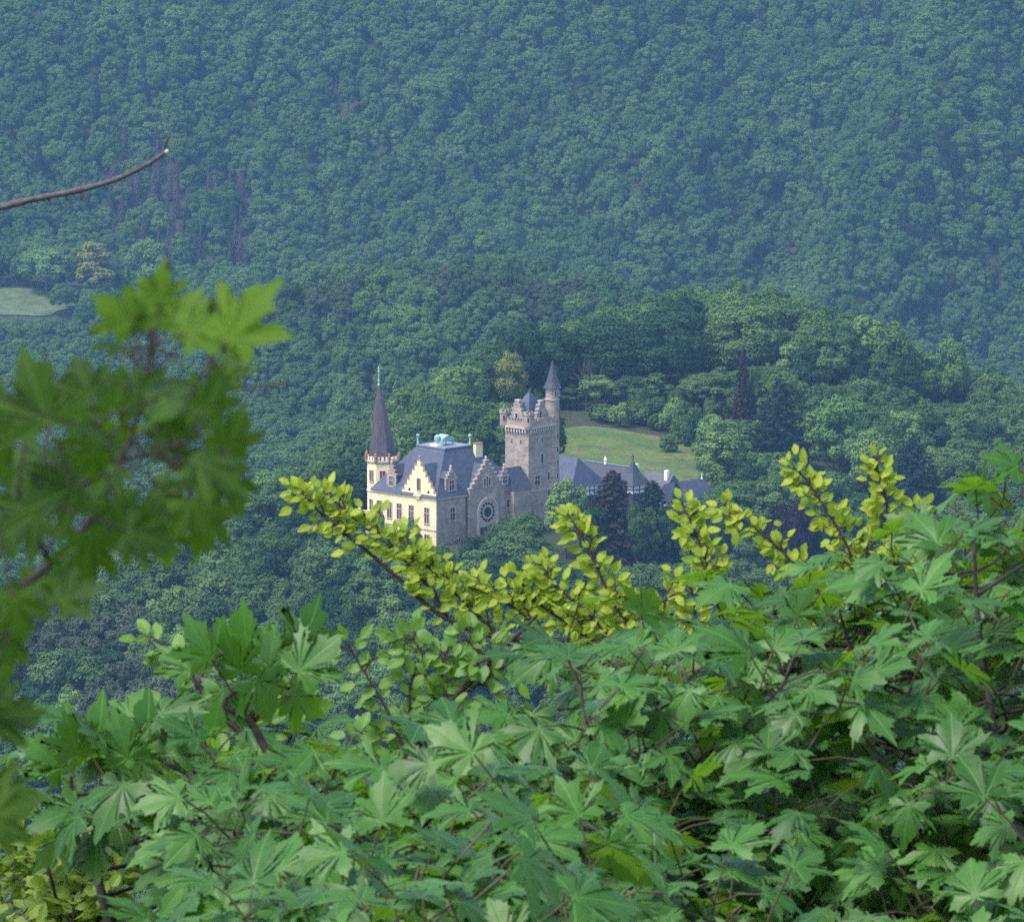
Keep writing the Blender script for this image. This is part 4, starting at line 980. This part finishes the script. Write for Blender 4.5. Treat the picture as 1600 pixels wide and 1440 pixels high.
def leaf_template(outline, rings, bend, fold, seed, veins=None):
    rg = np.random.RandomState(seed); n = len(outline)
    c = np.array([0.0, 0.06 if veins else 0.4])
    out = outline * (1 + 0.05 * rg.normal(size=outline.shape)); out[n // 2 - 1 if False else 0] = out[0]
    V = [np.array([[c[0], c[1]]])] + [c + (out - c) * r for r in rings]
    V = np.concatenate(V); tri = np.array([[0, 1 + i, 1 + (i + 1) % n] for i in range(n)])
    qd = np.array([[1 + j * n + i, 1 + (j + 1) * n + i, 1 + (j + 1) * n + (i + 1) % n, 1 + j * n + (i + 1) % n] for j in range(len(rings) - 1) for i in range(n)])
    x, y = V[:, 0], V[:, 1]; r = np.hypot(x, y)
    z = -bend * y * y - 0.9 * bend * x * x
    if veins:
        th = np.arctan2(x, np.maximum(y, -1)); dv = np.min(np.abs(th[:, None] - np.array(veins)[None]), axis=1)
        q = np.clip(dv / 0.42, 0, 1); z += fold * r * np.clip(r * 3, 0, 1) * 0.36 * q * q * (3 - 2 * q)
        z += 0.03 * np.sin(7 * x + seed) * np.sin(6 * y + 2 * seed) * r
    else:
        z += fold * np.abs(x) + 0.02 * np.sin(7 * y + seed)
    sk = 0.12 * rg.normal(); z += sk * x * r
    return np.column_stack([x, y, z]), tri, qd, np.column_stack([x, y, 0 * x])
MAPLE = [leaf_template(maple_outline(), (0.28, 0.55, 0.8, 1.0), b, f, s, (0, .82, -.82, 1.75, -1.75)) for s, (b, f) in enumerate([(0.16, 0.10), (0.26, 0.08), (0.05, 0.12), (0.36, 0.1), (0.2, 0.16), (0.4, 0.06)])]
bo = [(0.0, 0.0)] + [(0.31 * math.sin(math.pi * k ** 0.85) ** 0.8 * (1 + 0.04 * (-1) ** i), k) for i, k in enumerate(np.linspace(0.1, 0.92, 8))] + [(0.0, 1.0)]
bo = np.array(bo + [(-x, y) for x, y in bo[1:-1][::-1]])
BEECH = [leaf_template(bo, (0.55, 1.0), b, f, s) for s, (b, f) in enumerate([(0.15, 0.3), (0.3, 0.2), (0.05, 0.4), (0.4, 0.1)])]

class Leaves:
    def __init__(s, templates): s.t = templates; s.items = []; s.pet = MB()
    def leaf(s, p, m, n, size, rg, tone=None):
        s.items.append((rg.randrange(len(s.t)), Vector(p), Vector(m), Vector(n), size, rg.random() if tone is None else tone))
    def build(s, name, mat, parent):
        Vs, Ts, Qs, Rn, Lf = [], [], [], [], []; b = 0
        for ti, p, m, n, size, r in s.items:
            v, tri, qd, uv = s.t[ti]
            m = m.normalized(); x = m.cross(n).normalized(); n = x.cross(m).normalized()
            R_ = np.array([list(x), list(m), list(n)])
            Vs.append(v @ R_ * size + np.array(p)); Ts.append(tri + b); Qs.append(qd + b); b += len(v)
            Rn.append(np.full(len(v), r)); Lf.append(uv)
        V = np.concatenate(Vs); T_ = np.concatenate(Ts); Q = np.concatenate(Qs)
        me = np_mesh(name, V, [T_, Q], [mat], {'rnd': np.concatenate(Rn), 'leaf': np.concatenate(Lf)}, smooth=True)
        o = link(name, me, parent)
        if s.pet.v: s.pet.build('leaf_stalks', M['petiole'] if mat is not M['maple_dark'] else M['bark_fg'], parent)
        return o

def smooth_path(pts, sub=5):
    pts = [Vector(p) for p in pts]; out = []
    P = [pts[0] * 2 - pts[1]] + pts + [pts[-1] * 2 - pts[-2]]
    for i in range(1, len(P) - 2):
        for k in range(sub):
            t_ = k / sub; a, b, c, d = P[i - 1], P[i], P[i + 1], P[i + 2]
            out.append(0.5 * ((2 * b) + (c - a) * t_ + (2 * a - 5 * b + 4 * c - d) * t_ ** 2 + (3 * b - a - 3 * c + d) * t_ ** 3))
    out.append(pts[-1]); return out
def branch(mb, pts, r0, r1, sub=5, seg=7, knots=0.0, rg=None):
    sp = smooth_path(pts, sub); n = len(sp)
    rs = [r0 + (r1 - r0) * (i / (n - 1)) for i in range(n)]
    if knots: rs = [r * (1 + knots * (rg.random() - 0.3)) for r in rs]
    mb.tube(sp, rs, seg); return sp
UP = Vector((0, 0, 1))
def rvec(rg, s=1.0): return Vector((rg.gauss(0, s), rg.gauss(0, s), rg.gauss(0, s)))

def rosette(lv, p, d, n, size, rg, droop=0.45, plen=0.07, tone=None, lift=0.4, tocam=0.35):
    """opposite pairs of long-stalked leaves round the end of a shoot"""
    d = d.normalized(); a = d.cross(Vector((0.3, 1, 0.1))).normalized(); b = d.cross(a)
    th0 = rg.random() * 6.28
    for k in range(n):
        th = th0 + (k % 2) * math.pi + (k // 2) * math.pi / 2 + rg.gauss(0, 0.25)
        radial = a * math.cos(th) + b * math.sin(th)
        base = p - d * (0.018 * (k // 2)) 
        sz = size * (0.72 + 0.12 * min(k, 5) * 0.6 + rg.random() * 0.28)
        L = plen * (0.5 + 0.9 * rg.random()) * (0.7 + 0.16 * k)
        e = base + (radial * (1 - lift * 0.4) + d * lift + UP * 0.15).normalized() * L
        midp = (base + e) / 2 + UP * 0.006
        lv.pet.tube([base, midp, e], [0.0016, 0.0013, 0.0012], 4)
        m = radial - UP * (droop + rg.gauss(0, 0.25)) + rvec(rg, 0.25)
        nn = UP + radial * 0.3 + Vector((0, -tocam, 0)) + rvec(rg, 0.3)
        lv.leaf(e, m, nn, sz, rg, None if tone is None else tone + rg.gauss(0, .2))

def near_shrub(name, label, cat, root_xy, stems, cells, seed, size=0.057, mat='maple_leaf', nmin=4, nmax=6, r_stem=0.0058, extra=None, droop=0.22, tocam=0.22):
    rg = random.Random(seed)
    gz = tz(root_xy[0], root_xy[1]); r = empty(name, (root_xy[0], root_xy[1], gz)); tag(r, label, cat)
    inv = Vector((root_xy[0], root_xy[1], gz))
    mb = MB(); lv = Leaves(MAPLE if mat == 'maple_leaf' else BEECH)
    paths = []
    for st in stems:
        pts = [at(*q) for q in st]; low = pts[0]
        g0 = Vector((root_xy[0] + rg.uniform(-.1, .1), root_xy[1] + rg.uniform(-.1, .1), gz - 0.1))
        pts = [g0, g0.lerp(low, 0.5) + Vector((0, 0, 0.1))] + pts
        sp = branch(mb, [p - inv for p in pts], r_stem * 1.9, r_stem * 0.35, 6, 7, 0.25, rg); paths += [p + inv for p in sp[6:]]
    for (px, py, d) in cells:
        p = at(px, py, d)
        best = min(paths, key=lambda q: (q - p).length + (0.35 if q.z > p.z - 0.02 else 0.0) + 0.15 * abs(q.z - (p.z - 0.15)))
        dirn = (p - best); 
        if dirn.length < 0.02: dirn = UP * 0.1
        up_ = (dirn.normalized() * 0.6 + UP * 0.7 + rvec(rg, 0.15)).normalized()
        c_ = best.lerp(p, 0.55) + rvec(rg, 0.012) - UP * dirn.length * 0.08
        sp = branch(mb, [best - inv, c_ - inv, p - inv], 0.0032, 0.0015, 4, 5, 0.2, rg)
        q = p - inv
        rosette(lv, q, up_, rg.randint(nmin, nmax), size, rg, droop, 0.075, None, 0.4, tocam)
        # a lower pair on the twig
        if dirn.length > 0.18: rosette(lv, sp[-4], up_, rg.choice([2, 2, 4]), size * 1.02, rg, droop + 0.1, 0.085, None, 0.3, tocam)
    if extra: extra(lv, mb, inv, rg)
    mb.build('branches', M['bark_fg'], r, smooth=True); lv.build('leaves', M[mat], r)
    return r

def fill(poly, sp, dlo, dhi, seed, slope=None):
    """spots spread over an area of the view, at real depths dlo..dhi"""
    rg = random.Random(seed); P = poly; out = []
    xs = [p[0] for p in P]; ysv = [p[1] for p in P]
    def inp(x, y):
        c = False; j = len(P) - 1
        for i in range(len(P)):
            if (P[i][1] > y) != (P[j][1] > y) and x < (P[j][0] - P[i][0]) * (y - P[i][1]) / (P[j][1] - P[i][1]) + P[i][0]: c = not c
            j = i
        return c
    y = min(ysv); k = 0
    while y < max(ysv) + 1:
        x = min(xs) + (k % 2) * sp / 2
        while x < max(xs) + 1:
            xx, yy = x + rg.uniform(-.35, .35) * sp, y + rg.uniform(-.35, .35) * sp * 0.7
            if inp(xx, yy):
                k_ = min(1, max(0, (yy - slope[0]) / (slope[1] - slope[0])))
                out.append((xx, yy, dhi + (dlo - dhi) * k_ + rg.uniform(-0.6, 0.6)))
            x += sp
        y += sp * 0.62; k += 1
    return out

# right-hand sycamore
polyR = [(880, 990), (960, 1000), (1060, 1020), (1160, 930), (1250, 930), (1370, 930), (1450, 870), (1490, 770), (1560, 750), (1680, 755), (1680, 1560), (900, 1560), (880, 1250), (840, 1090)]
cellsR = fill(polyR, 62, 6.7, 7.9, 21, (820, 1460))
stemsR = [[(1260, 1900, 7.3), (1150, 1500, 7.2), (1040, 1360, 7.1), (985, 1305, 7.0), (930, 1180, 7.0)],
          [(1350, 1900, 7.6), (1375, 1370, 7.5), (1330, 1250, 7.5), (1255, 1140, 7.5), (1215, 1030, 7.6), (1210, 940, 7.6)],
          [(1380, 1900, 7.2), (1400, 1290, 7.2), (1375, 1090, 7.3), (1425, 985, 7.4), (1450, 900, 7.4)],
          [(1320, 1900, 7.4), (1310, 1300, 7.4), (1345, 1100, 7.4), (1310, 950, 7.4)],
          [(1500, 1900, 7.0), (1590, 1280, 7.0), (1560, 1180, 7.0), (1530, 980, 7.1), (1522, 850, 7.1)]]
near_shrub('sycamore_sapling', 'large sycamore sapling with broad pointed leaves filling the lower right', 'tree', (0.45, 7.4), stemsR, cellsR, 31)
# middle sycamore
polyM = [(700, 1190), (790, 1180), (860, 1230), (960, 1290), (960, 1560), (520, 1560), (560, 1380), (620, 1260)]
near_shrub('sycamore_sapling', 'pale leaved sycamore sapling at bottom centre under the beech twigs', 'tree', (-0.05, 6.4),
    [[(800, 1900, 6.5), (720, 1440, 6.4), (690, 1330, 6.4), (770, 1290, 6.4), (860, 1230, 6.4)], [(700, 1900, 6.3), (640, 1440, 6.2), (650, 1300, 6.2)]],
    fill(polyM, 62, 5.7, 6.9, 23, (1180, 1480)), 33, size=0.059, droop=0.35, tocam=0.4)
# left maple
polyL = [(60, 1160), (150, 1150), (300, 1160), (420, 1150), (520, 1220), (600, 1260), (590, 1560), (300, 1560), (310, 1340), (150, 1270)]
cellsL = fill(polyL, 62, 5.9, 7.2, 25, (1140, 1480))
def crest(lv, mb, inv, rg):
    # upright backlit leaves of the highest shoot
    tip = at(395, 1060, 6.7) - inv
    for (px, py, sz, ang) in [(330, 1030, .100, -25), (385, 1020, .108, -5), (440, 1035, .105, 20), (300, 1050, .09, -45), (465, 1050, .11, 45), (400, 1060, .10, 160), (350, 1075, .10, 200), (455, 1085, .095, 120), (420, 1045, .09, 5), (375, 1050, .1, -20), (470, 1010, .1, 25)]:
        e = at(px, py, 6.7 + rg.uniform(-.08, .08)) - inv
        lv.pet.tube([tip - UP * 0.06, e], [0.0015, 0.0012], 4)
        a = rad(ang); m = Vector((math.sin(a), rg.uniform(-.3, .4), math.cos(a)))
        lv.leaf(e, m, Vector((rg.uniform(-.5, .5), -0.8, 0.45)), sz * 0.62, rg)
    for (px, py, sz, ang) in [(120, 1180, .09, -10), (100, 1200, .1, -40), (150, 1170, .1, 10), (225, 1170, .11, 10), (265, 1180, .10, 30), (200, 1185, .1, -15), (80, 1190, .08, -60)]:
        e = at(px, py, 6.6 + rg.uniform(-.1, .1)) - inv
        a = rad(ang); m = Vector((math.sin(a), rg.uniform(-.4, .3), math.cos(a)))
        lv.leaf(e, m, Vector((rg.uniform(-.5, .5), -0.7, 0.5)), sz * 0.62, rg)
near_shrub('sycamore_sapling', 'dark stemmed sycamore sapling with upright top leaves at lower left', 'tree', (-0.5, 6.7),
    [[(300, 1900, 6.8), (170, 1440, 6.8), (145, 1330, 6.8), (115, 1265, 6.8), (110, 1200, 6.8)], [(480, 1900, 6.8), (440, 1300, 6.7), (400, 1140, 6.7), (350, 1100, 6.7), (395, 1060, 6.7)], [(420, 1900, 6.5), (330, 1440, 6.5), (330, 1250, 6.5), (240, 1180, 6.6)]],
    cellsL, 35, size=0.059, extra=crest)

# beech: shoots of two-ranked small leaves
def beech_shoot(lv, mb, inv, pts, rg, size, step, r0=0.004, r1=0.0012, width=1.0, dens=1.0, tone=None):
    sp = branch(mb, [p - inv for p in pts], r0, r1, 6, 6, 0.15, rg)
    acc = 0; side = 1
    for a, b in zip(sp[:-1], sp[1:]):
        seg = b - a; L = seg.length; d = seg.normalized()
        s = d.cross(Vector((0, -1, 0.5)).normalized()).normalized()
        acc += L
        while acc > step:
            acc -= step; side = -side
            p = a + seg * rg.random()
            for q in range(1 if rg.random() < 0.55 else 2):
                m = d * rg.uniform(0.3, 0.9) + s * side * width * rg.uniform(0.6, 1.1) + UP * rg.uniform(-0.1, 0.45) + rvec(rg, 0.2)
                nn = Vector((0, -0.75, 0.75)) + rvec(rg, 0.4)
                pp = p + s * side * 0.006 + rvec(rg, 0.004) + m.normalized() * (0.0 if q == 0 else size * 0.7)
                lv.pet.tube([p, pp], [0.0008, 0.0007], 4)
                lv.leaf(pp, m, nn, size * rg.uniform(0.75, 1.2), rg, tone)
    m = (sp[-1] - sp[-2]); lv.leaf(sp[-1], m + rvec(rg, 0.002), Vector((0, -0.8, 0.6)), size, rg, tone)
    return [p + inv for p in sp]
def beech(name, label, root, trunk, shoots, mat, seed, size, step, twigs):
    rg = random.Random(seed); gz = tz(*root); inv = Vector((root[0], root[1], gz))
    r = empty(name, inv); tag(r, label, 'tree')
    mb = MB(); lv = Leaves(BEECH); paths = []
    for tk in trunk:
        sp = branch(mb, [Vector((0, 0, -0.1))] + [at(*q) - inv for q in tk], 0.0085, 0.0025, 6, 8, 0.2, rg); paths += [p + inv for p in sp]
    for sh, kind in shoots:
        pts = [at(*q) for q in sh]
        if kind == 'j':
            near = min(paths, key=lambda q: (q - pts[0]).length); pts = [near] + pts
        sp = beech_shoot(lv, mb, inv, pts, rg, size, step)
        n = len(sp)
        for k in range(2, n - 2, twigs):
            d = (sp[k + 1] - sp[k]).normalized(); s = Vector((0, -1, 0.4)).normalized().cross(d).normalized()
            for sg_ in ((1,) if kind == 'u' else ((1, -1) if rg.random() < 0.5 else (rg.choice((1, -1)),))):
                L = rg.uniform(0.025, 0.055) * (1 - 0.5 * k / n)
                if kind == 'u': sv = UP * 0.8 + d * 0.4 + rvec(rg, 0.3)
                else: sv = s * sg_ + d * 0.8 + rvec(rg, 0.25)
                sv.normalize()
                beech_shoot(lv, mb, inv, [sp[k], sp[k] + sv * L * 0.5 + UP * 0.004, sp[k] + sv * L], rg, size * 0.95, step * 1.1, 0.002, 0.0009)
    mb.build('branches', M['bark_fg'], r, smooth=True); lv.build('leaves', M[mat], r)
    return r
D = 9.4
beech('beech_tree', 'yellow green young beech with long arching bough reaching left before the castle', (0.75, 9.6),
    [[(1330, 1500, 9.5), (1290, 1130, 9.5), (1185, 1075, 9.45), (1150, 1066, 9.4), (1040, 1038, D), (940, 1005, D), (870, 1000, D), (800, 998, D), (740, 985, D), (680, 955, D), (625, 905, D), (575, 862, D), (535, 828, D)],
     [(1360, 1500, 9.6), (1340, 1100, 9.6), (1330, 990, 9.6), (1335, 940, 9.6)]],
    [([(560, 850, D), (520, 818, D), (485, 788, D), (455, 772, D)], 'u'),
     ([(700, 965, D), (660, 905, D), (610, 855, D), (560, 815, D), (500, 762, D)], 'u'),
     ([(780, 994, D), (735, 950, D), (690, 905, D), (650, 868, D), (615, 832, D)], 'u'),
     ([(860, 1000, D), (820, 962, D), (770, 930, D), (720, 915, D)], 'u'),
     ([(930, 1004, D), (880, 970, D), (830, 935, D), (790, 915, D)], 'u'),
     ([(1040, 1030, D), (970, 960, D), (930, 880, D), (905, 830, D), (886, 802, D)], 'j'),
     ([(960, 1005, D), (920, 960, D), (870, 915, D), (845, 880, D)], 'j'),
     ([(1040, 1020, D), (1010, 960, D), (960, 920, D)], 'j'),
     ([(1120, 1050, 9.3), (1085, 960, 9.3), (1105, 890, 9.3), (1085, 830, 9.3), (1062, 778, 9.3)], 'j'),
     ([(1100, 1050, 9.3), (1040, 960, 9.3), (1055, 900, 9.3)], 'j'),
     ([(1310, 1020, 9.5), (1290, 940, 9.5), (1240, 880, 9.5), (1180, 825, 9.5), (1120, 790, 9.5)], 'j'),
     ([(1335, 960, 9.6), (1330, 870, 9.6), (1290, 795, 9.6), (1260, 750, 9.6), (1235, 724, 9.6)], 'j'),
     ([(1335, 950, 9.6), (1345, 890, 9.6), (1385, 800, 9.6), (1375, 750, 9.6), (1368, 712, 9.6)], 'j'),
     ([(1340, 980, 9.6), (1400, 890, 9.6), (1420, 840, 9.6), (1432, 790, 9.6)], 'j'),
     ([(1330, 1050, 9.6), (1480, 960, 9.6), (1560, 900, 9.6)], 'j'), ([(1200, 1075, 9.4), (1230, 1010, 9.4), (1260, 960, 9.4)], 'j')],
    'beech_leaf', 41, 0.0235, 0.0064, 3)
beech('beech_tree', 'mid green beech twigs hanging between the two lower sycamores', (-0.02, 8.6),
    [[(640, 1500, 8.6), (640, 1200, 8.6), (690, 1110, 8.6), (740, 1060, 8.6), (800, 1000, 8.6), (840, 960, 8.6)]],
    [([(640, 1195, 8.6), (605, 1110, 8.6), (570, 1050, 8.6), (540, 1000, 8.6)], 'j'), ([(640, 1190, 8.6), (640, 1080, 8.6), (655, 1020, 8.6), (638, 990, 8.6)], 'j'),
     ([(700, 1100, 8.6), (690, 1050, 8.6), (702, 1005, 8.6)], 'j'), ([(770, 1030, 8.6), (740, 1010, 8.6), (720, 985, 8.6)], 'j'), ([(640, 1230, 8.6), (590, 1180, 8.6), (540, 1150, 8.6)], 'j'), ([(660, 1160, 8.6), (720, 1090, 8.6), (790, 1040, 8.6), (830, 1020, 8.6)], 'j')],
    'beech_green', 43, 0.030, 0.013, 4)
beech('beech_tree', 'small green beech sprig poking out beside the upright sycamore leaves', (-0.6, 7.6),
    [[(420, 1500, 7.4), (400, 1200, 7.4), (340, 1110, 7.4), (300, 1060, 7.4)]],
    [([(310, 1070, 7.4), (270, 1020, 7.4), (232, 990, 7.4)], 'j'), ([(360, 1130, 7.4), (300, 1130, 7.4), (250, 1120, 7.4)], 'j'), ([(380, 1160, 7.4), (440, 1120, 7.4), (470, 1080, 7.4)], 'j')],
    'beech_green', 45, 0.030, 0.016, 4)
shE = []
rgE = random.Random(9)
for k in range(26):
    x0, y0 = rgE.uniform(-20, 250), rgE.uniform(1300, 1470)
    shE.append(([(120, 1560, 9.6), (x0 * 0.6 + 50, y0 + 40, 9.6 + rgE.uniform(-.2, .2)), (x0, y0, 9.6 + rgE.uniform(-.3, .3)), (x0 + rgE.uniform(-70, 70), y0 - rgE.uniform(0, 35), 9.6)], 'j'))
beech('beech_tree', 'yellow green leafy beech in the bottom left corner', (-0.8, 9.6), [[(100, 1700, 9.6), (110, 1500, 9.6), (120, 1380, 9.6)]], shE, 'beech_mid', 47, 0.030, 0.013, 4)

# out-of-focus maple bough close to the viewpoint
def near_bough():
    rg = random.Random(61); root = (-0.56, 2.3); gz = tz(*root); inv = Vector((root[0], root[1], gz))
    r = empty('maple_bough', inv); tag(r, 'out of focus dark maple bough hanging in from the left edge', 'branch')
    mb = MB(); lv = Leaves(MAPLE); D0 = 2.25
    main = branch(mb, [Vector((0, 0, -0.1)), Vector((0.1, 0, 0.7))] + [at(*q) - inv for q in [(-260, 1250, D0), (-40, 980, D0), (80, 880, D0), (150, 800, D0), (190, 720, D0), (215, 650, D0), (230, 580, D0), (240, 470, D0)]], 0.0026, 0.0005, 6, 7, 0.2, rg)
    branch(mb, [at(*q) - inv for q in [(80, 880, D0), (30, 780, D0 - .05), (40, 690, D0 - .05)]], 0.0014, 0.0005, 5, 6)
    branch(mb, [at(*q) - inv for q in [(190, 720, D0), (290, 690, D0), (345, 640, D0)]], 0.0012, 0.0005, 5, 6)
    branch(mb, [at(*q) - inv for q in [(-40, 980, D0), (-60, 1150, D0 - .3), (-30, 1240, D0 - .4)]], 0.002, 0.0006, 5, 6)
    # px, py of the leaf base, size m, screen angle (0 = tip up), facing: c = towards viewer, e = edge on, b = backlit upright
    spec = [(205, 505, .050, -50, 'b'), (235, 510, .052, -8, 'b'), (265, 510, .055, 40, 'b'), (290, 520, .050, 70, 'b'), (340, 535, .060, 28, 'b'), (356, 532, .072, 34, 'b'), (250, 470, .04, 5, 'b'), (190, 540, .04, -80, 'e'),
            (75, 660, .075, -20, 'b'), (20, 690, .07, -60, 'c'), (140, 620, .045, -20, 'b'), (120, 640, .045, 150, 'c'), (335, 610, .075, -95, 'e'), (230, 620, .06, 60, 'e'), (280, 620, .045, 130, 'b'), (320, 640, .045, 30, 'b'), (350, 600, .045, 10, 'b'),
            (200, 690, .05, -60, 'c'), (240, 690, .05, 80, 'c'), (160, 740, .06, -100, 'e'), (300, 720, .06, 100, 'e'), (330, 730, .05, 40, 'b'), (355, 700, .05, 25, 'b'), (350, 745, .05, 150, 'c'),
            (120, 760, .065, -110, 'c'), (180, 780, .06, 160, 'c'), (240, 770, .06, 120, 'c'), (80, 720, .06, -80, 'e'), (60, 800, .06, -120, 'c'), (140, 840, .06, 190, 'c'), (200, 830, .055, 110, 'c'), (100, 880, .055, 140, 'e'), (60, 900, .05, 200, 'c'), (20, 830, .06, -90, 'c'),
            (20, 930, .05, 170, 'c'), (300, 780, .055, 160, 'c'), (330, 800, .05, 190, 'c'), (250, 820, .05, 170, 'e'), (180, 640, .05, 10, 'b'), (40, 760, .06, -30, 'b'), (150, 700, .05, -130, 'c'), (260, 720, .05, 30, 'b'), (280, 680, .04, 0, 'b'),
            (-20, 1120, .06, 80, 'b'), (-25, 1240, .065, 92, 'c'), (-35, 1275, .06, 115, 'c'), (-40, 1100, .05, 40, 'b'), (5, 1010, .04, 170, 'c'), (40, 950, .04, 60, 'e'), (95, 940, .045, 60, 'b')]
    spec = spec + [(a + rg.uniform(-24, 24), b + rg.uniform(-20, 26), c * 0.85, d + rg.uniform(-60, 60), rg.choice('bcce')) for a, b, c, d, e in spec if b > 600 and rg.random() < 0.3]
    for px, py, sz, ang, fc in spec:
        d = D0 + rg.uniform(-0.25, 0.2); e = at(px, py, d) - inv; a = rad(ang)
        tw = min(main, key=lambda q: (q - e).length)
        if (tw - e).length < 0.035: lv.pet.tube([tw, (tw + e) / 2 + UP * 0.004, e], [0.0006, 0.0005, 0.0004], 4)
        else: lv.pet.tube([e - Vector((math.sin(a), 0, math.cos(a))) * 0.03, e], [0.0005, 0.0004], 4)
        m = Vector((math.sin(a), rg.uniform(-.25, .25), math.cos(a)))
        if fc == 'b': nn = Vector((rg.uniform(-.5, .5), -0.8, 0.45))
        elif fc == 'c': nn = Vector((rg.uniform(-.6, .6), -0.9, 0.35)); m.y -= 0.2
        else: nn = Vector((rg.uniform(-.2, .2), -0.3, 1.0)); m.y -= 0.2
        lv.leaf(e, m, nn, sz * 0.385, rg, rg.uniform(0.6, 1.0) if py < 535 else rg.uniform(-0.1, 0.28))  # upper leaves toned lighter: backlight put into their colour, the rest kept dark
    for (x0, y0, x1, y1) in [(215, 590, 192, 505), (222, 590, 208, 510), (228, 590, 232, 510), (232, 590, 246, 440), (232, 600, 288, 520), (300, 690, 335, 530), (60, 760, 75, 660)]:
        a_, b_ = at(x0, y0, D0) - inv, at(x1, y1, D0) - inv
        lv.pet.tube([a_, (a_ + b_) / 2 + Vector((0.001, 0, 0)), b_], [0.0008, 0.0007, 0.0006], 5)
    mb.build('branches', M['bark_fg'], r, smooth=True); lv.build('leaves', M['maple_dark'], r)
    for px, py in ((260, 415), (122, 630)):
        p = at(px, py, D0) - inv; MB().tube([p - UP * 0.004, p, p + UP * 0.004], [0.001, 0.002, 0.0005], 6).build('bud', M['petiole'], r, smooth=True)
near_bough()

# dead twig
def dead_twig():
    rg = random.Random(71); D0 = 8.0; mb = MB()
    base = at(-420, 420, D0); r = empty('dead_twig', base); tag(r, 'bare grey dead twig curving in from the upper left edge', 'branch')
    P = [(-420, 420), (-200, 372), (0, 324), (60, 310), (120, 298), (180, 281), (225, 260), (250, 244), (262, 236)]
    branch(mb, [at(x, y, D0) - base for x, y in P], 0.0062, 0.0028, 6, 9, 0.3, rg)
    branch(mb, [at(x, y, D0) - base for x, y in [(253, 242), (258, 226), (264, 212), (270, 199)]], 0.0026, 0.0010, 4, 6)
    for x, y in [(10, 322), (75, 306), (103, 305), (128, 302), (180, 286), (130, 294)]:
        p = at(x, y, D0) - base; q = at(x + rg.uniform(-3, 4), y + rg.choice((-9, 8, 9)), D0) - base
        mb.tube([p, q], [0.0030, 0.0014], 5)
    mb.build('branch', M['bark_grey'], r, smooth=True)
    MB().tube([at(258, 238, D0) - base, at(263, 236, D0) - base], [0.0036, 0.0032], 8).build('broken_end', M['stone_trim'], r)
    # the twig's parent limb outside the frame, down to the ground
    g0 = Vector((base.x - 0.25, base.y, tz(base.x - 0.25, base.y) - 0.2)) - base
    m2 = MB(); branch(m2, [g0, g0 * 0.6 + Vector((-0.05, 0, 0)), g0 * 0.25, Vector((0, 0, 0))], 0.03, 0.009, 6, 8); m2.build('stem', M['bark_grey'], r, smooth=True)
dead_twig()

# ------------------------------------------------------------------ haze
hz = MB().box((-1300, -100, -200), (1300, 3500, 260))
t = NT('haze_air'); pv_ = t.n('ShaderNodeVolumePrincipled')
pv_.inputs['Color'].default_value = (0.29, 0.60, 1.0, 1); pv_.inputs['Density'].default_value = 0.000072; pv_.inputs['Anisotropy'].default_value = 0.0
t.l(pv_.outputs[0], t.out.inputs['Volume'])
ho = hz.build('haze', t.m); tag(ho, kind='stuff')
